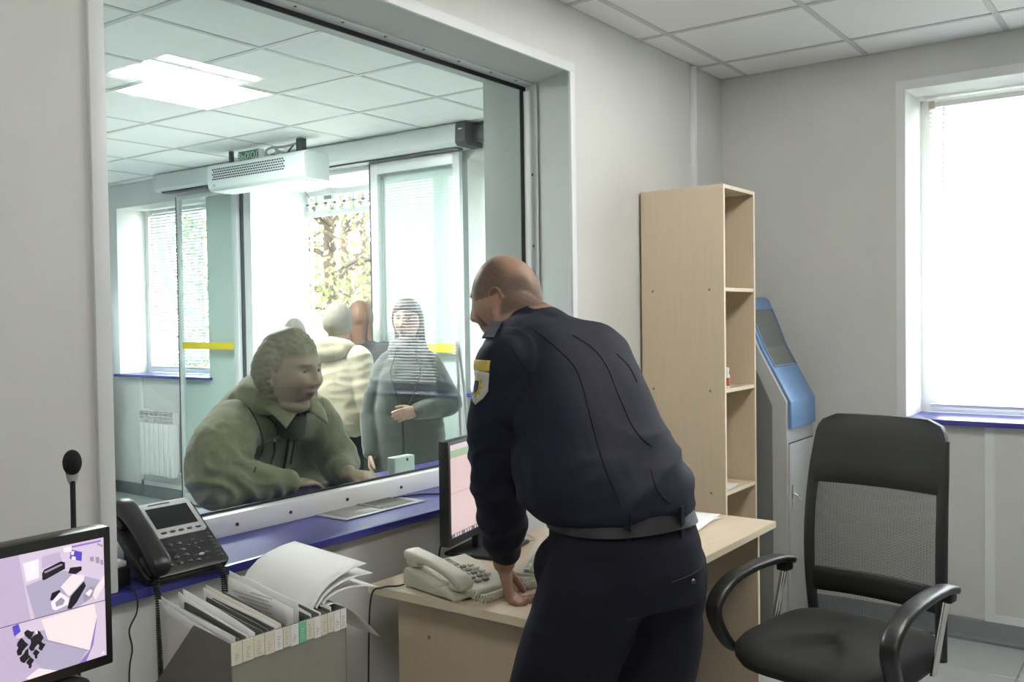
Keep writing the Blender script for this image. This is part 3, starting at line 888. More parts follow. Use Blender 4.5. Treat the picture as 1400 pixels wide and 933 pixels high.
# monitor on the desk
mo = thing('desk_monitor', 'thin black desk monitor showing a pink page beside the officer', 'monitor', (2.385, 1.845, 0.7505), math.radians(12))
MB().box(-0.125, 0.125, -0.095, 0.095, 0.0, 0.012, b=0.005).build('stand_base', M['black'], mo, smooth=40)
MB().box(-0.03, 0.03, 0.02, 0.045, 0.01, 0.15, b=0.005).build('stand_neck', M['black'], mo, smooth=40)
MB().box(-0.285, 0.285, -0.012, 0.022, 0.070, 0.385, b=0.004).build('housing', M['black'], mo, smooth=40)
sc = MB()
cols = [emit_mat('screen_pink', (0.82, 0.62, 0.62), 0.218), emit_mat('screen_green', (0.40, 0.56, 0.36), 0.218), emit_mat('screen_pale', (0.80, 0.68, 0.72), 0.218), emit_mat('screen_line', (0.55, 0.42, 0.42), 0.179), emit_mat('screen_violet', (0.25, 0.20, 0.55), 0.179), emit_mat('screen_white', (0.8, 0.76, 0.74), 0.218), emit_mat('screen_dark', (0.08, 0.06, 0.08), 0.140)]
def srect(u0, u1, v0, v1, k, h=0.0):
    sc.mi = k
    x0, x1 = -0.273 + 0.546 * u0, -0.273 + 0.546 * u1
    z0, z1 = 0.094 + 0.279 * v0, 0.094 + 0.279 * v1
    y = -0.0124 - h
    sc.poly([(x0, y, z0), (x1, y, z0), (x1, y, z1), (x0, y, z1)])
srect(0, 1, 0.0, 0.045, 6); srect(0, 1, 0.045, 0.86, 0); srect(0, 1, 0.86, 0.94, 1); srect(0, 1, 0.94, 1.0, 2)
srect(0, 1, 0.475, 0.482, 3, 0.0003); srect(0.30, 0.36, 0.10, 0.80, 5, 0.0003)
for k in range(14): srect(0.01 + 0.03 * k, 0.03 + 0.03 * k, 0.006, 0.04, (4, 5, 0, 5)[k % 4], 0.0003)
sc.build('screen', cols, mo)
MB().tube(smooth_path([(0.08, -0.06, 0.013), (0.16, -0.10, 0.004), (0.24, -0.02, 0.004), (0.30, 0.02, 0.004)]), 0.002, 6).build('cable', M['cream'], mo, smooth=60)
MB().tube(smooth_path([(-0.20, 0.025, 0.12), (-0.24, 0.04, 0.07), (-0.25, 0.045, 0.02), (-0.24, 0.05, 0.003)]), 0.003, 6).build('power_cable', M['black'], mo, smooth=60)

# small black intercom base with chrome post
ib = thing('desk_microphone', 'small black desk box with a chrome post behind the keyboard', 'microphone', (2.655, 1.70, 0.7505))
MB().box(-0.06, 0.06, -0.05, 0.05, 0.0, 0.045, b=0.005).build('base', M['black'], ib, smooth=40)
MB().lathe([(0.014, 0.045), (0.012, 0.05), (0.007, 0.058), (0.0065, 0.16), (0.0, 0.161)], 14).build('post', M['chrome'], ib, smooth=40)
MB().lathe([(0.0065, 0.155), (0.008, 0.16), (0.009, 0.19), (0.0, 0.196)], 14).build('capsule', M['black'], ib, smooth=40)

# loose paper stack on the right of the desk
rnd = random.Random(4)
for k, (lbl) in enumerate(('top sheet of the loose white papers on the right of the desk', 'middle sheet of the loose white papers on the right of the desk', 'bottom sheet of the loose white papers on the right of the desk')):
    z = 0.7585 - 0.0032 * k
    a = math.radians((9, -3, 4)[k])
    s = MB().grid(lambda u, v: V(((u - .5) * 0.297, (v - .5) * 0.21, 0.0012 * math.sin(u * 5) * v)), 8, 6)
    o = s.build('paper_sheet', M['paper'] if k != 1 else M['paperwarm'], smooth=60)
    o.location = (3.085 - 0.015 * k, 1.50 + 0.012 * k, z); o.rotation_euler = (0, 0, a)
    m_ = o.modifiers.new('thickness', 'SOLIDIFY'); m_.thickness = 0.0006
    tag(o, lbl, 'paper', 'loose papers on the desk')

# ------------------------------------------------------------------ bookcase
bc = thing('bookcase', 'tall narrow maple bookcase with open shelves against the wall', 'bookcase', (3.905, 1.80, 0))
hw, hd, H = 0.175, 0.195, 2.052
for x in (-hw, hw - 0.016):
    p = MB().box(x, x + 0.016, -hd, hd, 0, H - 0.016).build('side_panel', M['maple'], bc)
    MB().box(x, x + 0.016, -hd - 0.001, -hd, 0, H - 0.016).build('edge_band', M['maple_edge'], p)
MB().box(-hw, hw, -hd, hd, H - 0.016, H, b=0.0005).build('top_panel', M['maple_top'], bc)
MB().box(-hw, hw, -hd - 0.001, -hd, H - 0.016, H).build('edge_band', M['maple_edge'], bc)
MB().box(-hw + 0.016, hw - 0.016, hd - 0.006, hd - 0.002, 0.0, H - 0.016).build('back_panel', M['maple'], bc)
for z in (1.615, 1.182, 0.742, 0.31, 0.06):
    s = MB().box(-hw + 0.016, hw - 0.016, -hd + 0.002, hd - 0.006, z - 0.016, z).build('shelf', M['maple_top'], bc)
    MB().box(-hw + 0.016, hw - 0.016, -hd + 0.001, -hd + 0.002, z - 0.016, z).build('edge_band', M['maple_edge'], s)
for y, z in ((0.14, 1.607), (-0.13, 1.607), (-0.13, 1.174), (0.14, 1.174), (-0.13, 0.734), (0.14, 0.734)):
    MB().cyl((-hw - 0.0012, y, z), (-hw, y, z), 0.006, 10).build('fixing_cap', bpy.data.materials['brown_cap'], bc)
jr = thing('pill_jar', 'small white and red jar on the second shelf of the bookcase', 'jar', (3.782, 1.622, 1.1825))
MB().lathe([(0.0, 0.0), (0.016, 0.0), (0.017, 0.003), (0.017, 0.055), (0.012, 0.065), (0.012, 0.07), (0, 0.07)], 16).build('body', M['white'], jr, smooth=40)
MB().lathe([(0.0173, 0.012), (0.0176, 0.013), (0.0176, 0.045), (0.0173, 0.046)], 16).build('label_band', M['red'], jr, smooth=40)
MB().lathe([(0.0, 0.07), (0.014, 0.07), (0.014, 0.088), (0.012, 0.09), (0, 0.09)], 16).build('lid', M['white'], jr, smooth=40)
o = MB().box(-0.07, 0.07, -0.10, 0.10, 0, 0.004).build('paper_sheet', M['paper'])
o.location = (3.86, 1.73, 0.7425); o.rotation_euler = (0, 0, math.radians(8))
tag(o, 'white papers lying on the lower shelf of the bookcase', 'paper')

# ------------------------------------------------------------------ information kiosk
ki = thing('information_kiosk', 'grey self-service kiosk with sloping blue screen panel in the corner', 'kiosk', (4.15, 1.98, 0))
prof = [(0.0, 0.0), (0.0, 1.57), (-0.26, 1.57), (-0.275, 1.555), (-0.36, 1.34), (-0.49, 1.10), (-0.492, 0.90), (-0.485, 0.0)]
MB().prism(prof, 0.0, 0.36, 'x', b=0.003).build('body', M['kiosk'], ki, smooth=30)
ins = [(-0.02, 0.06), (-0.02, 1.52), (-0.25, 1.50), (-0.315, 1.32), (-0.425, 1.08), (-0.425, 0.06)]
MB().prism(ins, -0.004, 0.002, 'x').build('side_panel', M['kioskdark'], ki)
vg = MB()
for r in range(6):
    for c in range(5): vg.box(-0.0055, -0.003, -0.335 + 0.012 * c, -0.327 + 0.012 * c, 0.87 + 0.011 * r, 0.876 + 0.011 * r)
tag(vg.build('vent_slots', M['darkmetal'], ki), kind='stuff')
# blue skin over the sloping front and down to the first break
fr = [(-0.262, 1.583), (-0.282, 1.567), (-0.372, 1.343), (-0.506, 1.10), (-0.508, 0.975)]
bk = [(-0.485, 0.975), (-0.484, 1.10), (-0.35, 1.338), (-0.262, 1.565)]
MB().prism(fr + bk, 0.02, 0.352, 'x', b=0.004).build('front_skin', M['kioskblue'], ki, smooth=30)
def kf(s, d=0.0):    # point on the sloping front, s from top to break
    pts = [V((0, -0.282, 1.567)), V((0, -0.372, 1.343)), V((0, -0.506, 1.10))]
    if s < 0.48: p = pts[0].lerp(pts[1], s / 0.48); n = V((0, -0.927, 0.372))
    else: p = pts[1].lerp(pts[2], (s - 0.48) / 0.52); n = V((0, -0.876, 0.483))
    return p + n * d
fs = MB(); fs.mi = 0
def kquad(x0, x1, s0, s1, d):
    cuts = [s0] + [c for c in (0.48,) if s0 < c < s1] + [s1]
    for a, b_ in zip(cuts[:-1], cuts[1:]):
        fs.poly([V((x0, 0, 0)) + kf(b_, d), V((x1, 0, 0)) + kf(b_, d), V((x1, 0, 0)) + kf(a, d), V((x0, 0, 0)) + kf(a, d)])
kquad(0.045, 0.33, 0.10, 0.66, 0.0015)
fs.build('screen', M['kioskscreen'], ki)
rim = MB()
for x0, x1 in ((0.038, 0.046), (0.329, 0.337)):
    for a, b_ in ((0.09, 0.48), (0.48, 0.67)):
        rim.loft([[V((x0, 0, 0)) + kf(a, 0), V((x1, 0, 0)) + kf(a, 0), V((x1, 0, 0)) + kf(a, 0.006), V((x0, 0, 0)) + kf(a, 0.006)],
                  [V((x0, 0, 0)) + kf(b_, 0), V((x1, 0, 0)) + kf(b_, 0), V((x1, 0, 0)) + kf(b_, 0.006), V((x0, 0, 0)) + kf(b_, 0.006)]])
for s in (0.09, 0.66):
    rim.loft([[V((x, 0, 0)) + kf(s, 0), V((x, 0, 0)) + kf(s + 0.012, 0), V((x, 0, 0)) + kf(s + 0.012, 0.006), V((x, 0, 0)) + kf(s, 0.006)] for x in (0.04, 0.335)])
rim.build('screen_rim', M['kioskblue'], ki, fix=True)
dr = MB().box(0.02, 0.352, -0.500, -0.486, 0.06, 0.905, b=0.002).build('service_door', M['kiosk'], ki, smooth=30)
MB().box(0.02, 0.352, -0.4945, -0.486, 0.905, 0.909).build('door_gap', M['rubber'], ki)
lkk = MB().box(0.035, 0.055, -0.506, -0.500, 0.60, 0.72, b=0.003)
lkk.tube([(0.045, -0.508, 0.675), (0.047, -0.520, 0.668), (0.075, -0.526, 0.645)], 0.006, 8)
lkk.build('lock_handle', M['chrome'], dr, smooth=40)

# ------------------------------------------------------------------ office chair
ch = thing('office_chair', 'black swivel armchair with mesh back and leatherette headrest by the desk', 'chair', (2.945, 0.880, 0), math.radians(-9))
# local: the sitter looks along -X
def bx(z):                      # back profile x at height z
    return 0.255 + 0.06 * ((z - 0.45) / 0.7) ** 2 - 0.03 * math.sin((z - 0.45) / 0.7 * PI)
def hwz(z):                     # half width of the back
    t = (z - 0.40) / 0.74
    return 0.222 + 0.012 * math.sin(t * PI * 1.1) - 0.02 * max(0, t - 0.8)
outl = []
zs = [0.40 + 0.69 * i / 24 for i in range(25)]
for s in (-1, 1):
    fm = MB()
    rings = []
    for z in zs:
        w = hwz(z); x = bx(z) - 0.030
        y = s * (w - 0.013)
        rings.append([V((x + 0.018 * math.cos(a), y + 0.018 * math.sin(a), z)) for a in [2 * PI * i / 10 for i in range(10)]])
    fm.loft(rings)
    fm.build('back_frame', M['blackmatt'], ch, smooth=60)
def back_pad(name, z0, z1, th, m, bulge=0.012, rc=0.0):
    pd = MB()
    nz, ny = 12, 14
    def front(u, v, sgn):
        z = z0 + (z1 - z0) * v
        w = hwz(z) - 0.002
        if rc and v > 1 - rc / (z1 - z0):
            q = (z - (z1 - rc)) / rc
            w -= rc * (1 - math.sqrt(max(0, 1 - q * q))) * 0.95
        y = w * (2 * u - 1)
        ed = min(1.0, 3.0 * (1 - abs(2 * u - 1)) + 0.05) * min(1.0, 4.0 * min(v, 1 - v) + 0.1)
        x = bx(z) + 0.035 * (2 * u - 1) ** 2 * -1.0
        return V((x - sgn * (th * 0.5 * (0.35 + 0.65 * ed ** 0.5)), y, z))
    A = [[pd.bm.verts.new(front(i / ny, j / nz, 1)) for i in range(ny + 1)] for j in range(nz + 1)]
    B = [[pd.bm.verts.new(front(i / ny, j / nz, -1)) for i in range(ny + 1)] for j in range(nz + 1)]
    for j in range(nz):
        for i in range(ny):
            pd.face([A[j][i], A[j + 1][i], A[j + 1][i + 1], A[j][i + 1]])
            pd.face([B[j][i], B[j][i + 1], B[j + 1][i + 1], B[j + 1][i]])
    for j in range(nz):
        pd.face([A[j][0], B[j][0], B[j + 1][0], A[j + 1][0]]); pd.face([A[j][ny], A[j + 1][ny], B[j + 1][ny], B[j][ny]])
    for i in range(ny):
        pd.face([A[0][i], A[0][i + 1], B[0][i + 1], B[0][i]]); pd.face([A[nz][i], B[nz][i], B[nz][i + 1], A[nz][i + 1]])
    return pd.build(name, m, ch, smooth=50)
back_pad('headrest', 0.925, 1.155, 0.055, M['leather'], rc=0.06)
back_pad('lumbar_band', 0.555, 0.635, 0.035, M['seat'])
back_pad('lower_band', 0.40, 0.455, 0.03, M['seat'])
def mesh_sheet(name, z0, z1, off):
    g = MB().grid(lambda u, v: V((bx(z0 + (z1 - z0) * v) - 0.035 * (2 * u - 1) ** 2 + off, (hwz(z0 + (z1 - z0) * v) - 0.006) * (2 * u - 1), z0 + (z1 - z0) * v)), 12, 12)
    return g.build(name, M['weave'], ch, smooth=60)
mesh_sheet('mesh_back', 0.63, 0.932, -0.004)
mesh_sheet('mesh_back', 0.63, 0.932, 0.010)
mesh_sheet('mesh_back', 0.45, 0.56, -0.004)
# seat cushion
st = MB()
def seat_ring(k, z, grow):
    out = []
    for i in range(40):
        a = 2 * PI * i / 40
        c_, s_ = math.cos(a), math.sin(a)
        p = 2 / 4.2
        out.append(V((-0.040 + (0.272 + grow) * math.copysign(abs(c_) ** p, c_), (0.258 + grow) * math.copysign(abs(s_) ** p, s_), z - (0.03 * max(0, -c_) ** 6 if z > 0.46 else 0))))
    return out
st.loft([seat_ring(0, 0.415, -0.05), seat_ring(1, 0.42, -0.015), seat_ring(2, 0.445, 0.0), seat_ring(3, 0.475, 0.0), seat_ring(4, 0.495, -0.015), seat_ring(5, 0.505, -0.05), seat_ring(6, 0.5085, -0.12), seat_ring(7, 0.5095, -0.20), seat_ring(8, 0.5098, -0.25)])
st.build('seat', M['seat'], ch, smooth=60)
for s in (-1, 1):
    ar = MB()
    path = smooth_path([(0.165, s * 0.268, 0.655), (0.08, s * 0.272, 0.672), (-0.08, s * 0.275, 0.675), (-0.22, s * 0.275, 0.655), (-0.30, s * 0.275, 0.60), (-0.285, s * 0.272, 0.53), (-0.225, s * 0.262, 0.455), (-0.15, s * 0.24, 0.425)], 6)
    rings = []
    n = len(path)
    for i, p in enumerate(path):
        t = (path[min(i + 1, n - 1)] - path[max(i - 1, 0)]).normalized()
        side = V((0, 1, 0)); nn = t.cross(side).normalized()
        w = 0.028 - 0.010 * max(0, i / n - 0.45); h = 0.013
        if i in (0, n - 1): w *= 0.6; h *= 0.5
        rings.append([p + side * w * math.copysign(abs(math.cos(a)) ** 0.6, math.cos(a)) + nn * h * math.copysign(abs(math.sin(a)) ** 0.6, math.sin(a)) for a in [2 * PI * q / 14 for q in range(14)]])
    ar.loft(rings)
    a_ = ar.build('armrest', M['black'], ch, smooth=60, fix=True)
    tb = MB()
    for dx in (-0.009, 0.009):
        tb.tube([(0.125 + dx, s * 0.268, 0.645), (0.03 + dx, s * 0.262, 0.425)], 0.0075, 10)
    tb.build('strut', M['chrome'], a_, smooth=60)
    MB().box(0.10, 0.15, s * 0.268 - 0.02, s * 0.268 + 0.02, 0.625, 0.665, b=0.006).build('strut_socket', M['black'], a_, smooth=40)
MB().box(-0.13, 0.13, -0.10, 0.10, 0.375, 0.418, b=0.01).build('seat_plate', M['black'], ch, smooth=40)
MB().box(0.12, 0.285, -0.045, 0.045, 0.372, 0.395, b=0.008).box(0.262, 0.29, -0.045, 0.045, 0.385, 0.46, b=0.006).build('back_bracket', M['black'], ch, smooth=40)
MB().lathe([(0.025, 0.10), (0.025, 0.26), (0.016, 0.262), (0.016, 0.376)], 18).build('gas_column', M['chrome'], ch, smooth=40)
for k in range(5):
    a = 2 * PI * k / 5 + 0.3
    d = V((math.cos(a), math.sin(a), 0))
    lg = MB().tube([d * 0.02 + V((0, 0, 0.125)), d * 0.15 + V((0, 0, 0.115)), d * 0.30 + V((0, 0, 0.075))], [0.026, 0.022, 0.014], 10).build('star_leg', M['black'], ch, smooth=60)
    q = d * 0.295
    cs = MB()
    sd = V((-d.y, d.x, 0))
    for w in (-0.016, 0.016):
        c0 = q + sd * (w - 0.009) + V((0, 0, 0.027)); c1 = q + sd * (w + 0.009) + V((0, 0, 0.027))
        cs.cyl(c0, c1, 0.026, 16)
    cs.cyl(q + V((0, 0, 0.03)), q + V((0, 0, 0.075)), 0.007, 8)
    cs.build('caster', M['black'], lg, smooth=40)

# ------------------------------------------------------------------ black system phone on the counter
sp = thing('black_desk_phone', 'black office phone with silver screen panel standing on the blue counter', 'phone', (1.365, 2.045, 0.8785), math.radians(-2))
TL = math.radians(38)
ct_, st_ = math.cos(TL), math.sin(TL)
def sl_(u, v, h=0.0):             # u across, v up the face (0 at the front edge), h out of the face
    return V((u, -0.075 + v * ct_ - h * st_, 0.022 + v * st_ + h * ct_))
def slope_box(x0, x1, v0, v1, h0, h1, b=0.0, name='', m=None, par=None, sm=35):
    q = MB().box(x0, x1, v0, v1, h0, h1, b=b)
    for v in q.bm.verts: v.co = sl_(*v.co)
    return q.build(name, m, par or sp, smooth=sm)
bp_ = MB().prism(rrect(-0.115, 0.115, -0.005, 0.218, 0.016), -0.022, 0.0, b=0.003)
for v in bp_.bm.verts: v.co = sl_(*v.co)
bp_.build('face_plate', M['black'], sp, smooth=35)
MB().prism([(-0.07, 0.0), (0.07, 0.0), (0.07, 0.10), (0.055, 0.10), (-0.075, 0.012)], -0.09, 0.09, 'x', b=0.003).build('stand', M['black'], sp, smooth=35)
sil = MB().prism([(-0.05, 0.105), (0.098, 0.105), (0.106, 0.113), (0.106, 0.212), (0.098, 0.222), (-0.05, 0.222), (-0.056, 0.216), (-0.056, 0.111)], 0.0, 0.005, b=0.0015)
for v in sil.bm.verts: v.co = sl_(*v.co)
sp_s = sil.build('screen_panel', M['silver'], sp, smooth=35)
slope_box(-0.024, 0.092, 0.134, 0.202, 0.005, 0.0062, 0, 'display', M['darkscreen'])
slope_box(-0.01, 0.05, 0.212, 0.2155, 0.005, 0.0056, 0, 'nameplate_bar', M['keydark'])
def ell_key(u, v, a, b_, h, m, base=0.0):
    q = MB().ell((0, 0, 0), (a, b_, h), None, 12, 6)
    for w in q.bm.verts: w.co = sl_(u + w.co.x, v + w.co.y, base + w.co.z)
    return q.build('key', m, sp, smooth=80)
for k in range(5): ell_key(-0.012 + 0.024 * k, 0.119, 0.009, 0.0042, 0.003, M['keydark'], 0.005)
for k in range(4): ell_key(-0.042, 0.146 + 0.0165 * k, 0.0085, 0.0042, 0.003, M['keydark'], 0.005)
kg = mat('glossy_key', (0.035, 0.035, 0.036), 0.16, spec=0.8)
for r in range(4):
    for c in range(3): ell_key(-0.04 + 0.026 * c, 0.082 - 0.0195 * r, 0.0095, 0.0062, 0.0045, kg)
for k in range(7): ell_key(0.098, 0.094 - 0.0125 * k, 0.0085, 0.0042, 0.003, kg)
for u, v in ((0.052, 0.088), (0.052, 0.056), (0.033, 0.072), (0.071, 0.072), (0.052, 0.072)): ell_key(u, v, 0.0065, 0.0055, 0.004, kg)
for q in range(3): ell_key(0.035 + 0.0165 * q, 0.036, 0.008, 0.0042, 0.003, M['silver'] if q == 1 else kg)
for q in range(2): ell_key(0.036 + 0.022 * q, 0.02, 0.009, 0.004, 0.003, kg)
hr = []
for k in range(19):
    s = k / 18
    e = abs(s - 0.5) * 2
    v = -0.012 + 0.232 * s
    w = 0.0235 + 0.006 * e ** 2
    h = 0.014 + 0.010 * e ** 3
    hc = 0.030 + 0.014 * (1 - e * e)
    if k in (0, 18): w *= 0.6; h *= 0.6
    if k in (1, 17): w *= 0.92; h *= 0.92
    hr.append([sl_(-0.088 + w * math.copysign(abs(math.cos(a)) ** 0.7, math.cos(a)), v, hc + h * math.copysign(abs(math.sin(a)) ** 0.75, math.sin(a))) for a in [2 * PI * i / 22 for i in range(22)]])
MB().loft(hr).build('handset', M['black'], sp, smooth=70, fix=True)
slope_box(-0.112, -0.064, 0.0, 0.055, 0.0, 0.02, 0.006, 'cradle', M['black'])
slope_box(-0.112, -0.064, 0.155, 0.21, 0.0, 0.02, 0.006, 'cradle', M['black'])
tag(coil(smooth_path([(0.075, -0.068, 0.015), (0.082, -0.082, 0.004), (0.084, -0.092, -0.03), (0.083, -0.094, -0.14), (0.075, -0.096, -0.26), (0.03, -0.098, -0.36), (-0.04, -0.097, -0.37), (-0.088, -0.096, -0.28), (-0.095, -0.094, -0.14), (-0.095, -0.092, -0.03), (-0.094, -0.082, 0.006), (-0.088, -0.075, 0.035)], 8), 0.0065, 0.0022, 0.0056).build('coiled_cord', M['black'], sp, smooth=60), 'black coiled handset cord hanging over the counter edge')
MB().tube(smooth_path([(0.085, -0.05, 0.003), (0.10, -0.085, 0.003), (0.105, -0.0925, -0.03), (0.115, -0.075, -0.10), (0.15, -0.055, -0.15), (0.16, -0.05, -0.40), (0.15, -0.045, -0.85)]), 0.002, 6).build('network_cable', M['black'], sp, smooth=60)
MB().tube(smooth_path([(-0.11, 0.02, 0.003), (-0.14, -0.03, 0.003), (-0.15, -0.088, 0.002), (-0.15, -0.0925, -0.04), (-0.152, -0.06, -0.09), (-0.14, -0.05, -0.14), (-0.152, -0.055, -0.20), (-0.15, -0.05, -0.40), (-0.15, -0.045, -0.85)]), 0.002, 6).build('power_cable', M['black'], sp, smooth=60)
pa = thing('power_adapter', 'small dark plug box with a pale top beside the black phone', 'adapter', (1.222, 2.06, 0.8785))
MB().box(-0.022, 0.022, -0.03, 0.03, 0.0, 0.045, b=0.005).build('body', M['black'], pa, smooth=40)
MB().box(-0.018, 0.018, -0.02, 0.02, 0.045, 0.06, b=0.004).build('pale_plug', M['cream'], pa, smooth=40)

# ------------------------------------------------------------------ foreground table with control monitor, microphone and file box
tb = thing('side_table', 'plain maple side table under the control monitor and file box', 'table', (0.32, 1.36, 0))
MB().box(-0.92, 0.92, -0.36, 0.345, 0.722, 0.748, b=0.001).build('tabletop', M['maple_top'], tb)
for x in (-0.87, 0.85):
    MB().box(x, x + 0.018, -0.32, 0.30, 0, 0.722).build('side_panel', M['maple'], tb)

cm = thing('control_monitor', 'black monitor showing two violet surveillance views in the left foreground', 'monitor', (0.70, 1.55, 0.7485))
MB().box(-0.205, 0.205, -0.012, 0.03, 0.152, 0.396, b=0.004).build('housing', M['black'], cm, smooth=40)
MB().box(-0.05, 0.05, 0.012, 0.04, 0.01, 0.22, b=0.006).build('stand_neck', M['black'], cm, smooth=40)
MB().prism([(-0.09, 0.0), (0.185, 0.0), (0.185, 0.04), (0.165, 0.135), (0.13, 0.150), (-0.07, 0.150), (-0.09, 0.12)], -0.006, 0.10, 'y', b=0.006).build('stand_body', M['black'], cm, smooth=40)
MB().box(-0.14, 0.20, -0.10, 0.12, 0.0, 0.02, b=0.006).build('stand_base', M['black'], cm, smooth=40)
# the picture on the screen: flat print, in metres on the screen plane
ec = [emit_mat('view_wall', (0.66, 0.55, 0.70), 0.296), emit_mat('view_floor', (0.42, 0.38, 0.52), 0.296), emit_mat('view_black', (0.012, 0.010, 0.016), 0.281), emit_mat('view_white', (0.86, 0.74, 0.82), 0.335),
      emit_mat('view_blue', (0.10, 0.07, 0.55), 0.281), emit_mat('view_violet', (0.30, 0.18, 0.55), 0.281), emit_mat('view_grey', (0.36, 0.30, 0.38), 0.281), emit_mat('view_shade', (0.52, 0.42, 0.60), 0.296), emit_mat('view_cream', (0.85, 0.70, 0.72), 0.320)]
vw = MB()
XL, XR, ZB, ZT, ZM = -0.193, 0.191, 0.171, 0.378, 0.268
lay = [0.0]
def vpoly(k, pts, top=True):
    """points in hundredths of the visible right part of a view: x 0..100 towards the right edge, y 0 top..100 bottom"""
    vw.mi = k
    lay[0] += 0.00002
    z1, z0 = (ZT, ZM) if top else (ZM - 0.001, ZB)
    vw.poly([(XR - 0.17 + 0.17 * x / 100, -0.0124 - lay[0], z1 + (z0 - z1) * y / 100) for x, y in pts][::-1])
FULL = [(-125, 0), (100, 0), (100, 100), (-125, 100)]
vpoly(0, FULL)
vpoly(7, [(-125, 0), (14, 0), (24, 100), (-125, 100)])
vpoly(1, [(20, 48), (34, 44), (58, 38), (100, 66), (100, 78), (72, 100), (28, 100)])
vpoly(0, [(58, 12), (100, 4), (100, 70), (62, 42)])
vpoly(8, [(86, 84), (100, 60), (100, 76), (90, 96)])
vpoly(3, [(18, 14), (33, 12), (33, 40), (21, 42)])
vpoly(7, [(36, 10), (54, 8), (56, 24), (36, 28)])
vpoly(2, [(36, 35), (38, 30), (55, 23), (59, 26), (59, 36), (38, 46), (36, 44)])
vpoly(6, [(38, 33), (55, 27), (57, 29), (39, 36)])
vpoly(4, [(65, 8), (77, 16), (76, 30), (64, 22)])
vpoly(3, [(66, 19), (70, 21), (70, 26), (66, 24)]); vpoly(8, [(66, 11), (69, 12), (68, 18), (65, 16)])
vpoly(6, [(85, 26), (89, 27), (89, 35), (85, 33)]); vpoly(6, [(91, 28), (95, 30), (95, 40), (91, 38)]); vpoly(6, [(96, 34), (99, 36), (99, 44), (96, 42)])
vpoly(2, [(62, 44), (64, 36), (76, 38), (76, 44), (70, 48)])
vpoly(2, [(43, 78), (45, 68), (53, 66), (54, 72), (46, 80)])
vpoly(8, [(54, 62), (66, 47), (79, 53), (78, 60), (62, 80)])
vpoly(3, [(44, 82), (53, 70), (62, 82), (61, 92), (48, 96), (45, 92)])
vpoly(6, [(48, 84), (54, 78), (58, 84), (56, 90), (49, 91)])
vpoly(2, [(60, 98), (64, 80), (78, 62), (80, 70), (70, 92), (64, 100)])
vpoly(6, [(76, 84), (84, 72), (90, 76), (86, 90), (78, 96)]); vpoly(3, [(79, 82), (84, 77), (87, 80), (83, 88)])
vpoly(5, [(58, 3), (97, 3), (97, 6), (58, 6)]); vpoly(3, [(58, 3), (66, 3), (66, 12), (58, 10)]); vpoly(6, [(93, 7), (99, 12), (99, 15), (93, 10)])
vpoly(0, FULL, False)
vpoly(7, [(-125, 0), (5, 0), (12, 30), (45, 100), (-125, 100)], False)
vpoly(1, [(10, 25), (36, 22), (80, 80), (70, 100), (40, 100), (20, 60)], False)
vpoly(8, [(34, 4), (88, 0), (91, 30), (82, 82), (40, 42)], False)
vpoly(6, [(36, 38), (82, 82), (82, 84), (36, 41)], False)
vpoly(5, [(90, 30), (91, 26), (86, 74), (78, 100), (70, 100), (82, 82)], False)
vpoly(4, [(6, 2), (12, 0), (14, 14), (8, 20)], False)
for px, py, s_ in ((14, 40, 11), (18, 58, 10), (22, 24, 9), (26, 40, 10), (31, 30, 9), (33, 48, 7), (22, 72, 7), (28, 60, 6)):
    vpoly(2, [(px + 0.8 * s_ * (0.55 + 0.25 * math.sin(3 * a + px)) * math.cos(a), py + 1.7 * s_ * (0.6 + 0.25 * math.cos(2 * a + py)) * math.sin(a)) for a in [2 * PI * i / 12 for i in range(12)]], False)
vpoly(3, [(28, 20), (30, 20), (30, 26), (28, 26)], False); vpoly(3, [(95, 92), (98, 92), (98, 96), (95, 96)], False)
vpoly(8, [(18, 96), (30, 86), (48, 100), (20, 100)], False)
vw.build('screen', ec, cm)

mc = thing('gooseneck_microphone', 'black gooseneck microphone behind the control monitor', 'microphone', (0.905, 1.66, 0.7485))
MB().lathe([(0.0, 0.0), (0.05, 0.0), (0.05, 0.012), (0.03, 0.03), (0.008, 0.036), (0.0, 0.036)], 24).build('base', M['black'], mc, smooth=40)
MB().tube(smooth_path([(0.0, 0, 0.03), (0.002, 0, 0.2), (0.0, 0.0, 0.36), (-0.002, -0.004, 0.465)]), 0.0048, 10).build('gooseneck', M['blackmatt'], mc, smooth=60)
MB().lathe([(0.006, 0.458), (0.0095, 0.466), (0.012, 0.482), (0.0105, 0.484), (0, 0.484)], 18).build('collar', M['silver'], mc, smooth=40)
MB().ell((-0.002, -0.004, 0.498), (0.0165, 0.0165, 0.0235), None, 20, 14).build('windscreen', mat('black_foam', (0.012, 0.012, 0.013), 0.95, bump=0.8, bscale=900), mc, smooth=60)

# file box
FX0, FX1, FY = 0.992, 1.244, 1.325
fb = thing('file_box', 'grey card file box packed with folders in the foreground', 'file box', (FX0, FY, 0.7485), math.radians(-4))
W_ = FX1 - FX0
pr = [(0.0, 0.0), (0.0, 0.202), (0.115, 0.211), (0.30, 0.025), (0.30, 0.0)]
for x in (0.0, W_ - 0.003):
    MB().prism(pr, x, x + 0.003, 'x').build('side_wall', M['box'], fb)
MB().box(0.003, W_ - 0.003, 0.0, 0.003, 0.0, 0.1985).build('front_wall', M['boxfront'], fb)
MB().box(0.003, W_ - 0.003, 0.003, 0.30, 0.0, 0.003).build('bottom', M['box'], fb)
MB().box(0.003, W_ - 0.003, 0.297, 0.30, 0.003, 0.025).build('rear_wall', M['box'], fb)
lw = [0.022, 0.022, 0.022, 0.020, 0.018, 0.016, 0.018, 0.016, 0.017, 0.016, 0.015, 0.015, 0.015, 0.014]
ls = sum(lw); x = 0.0
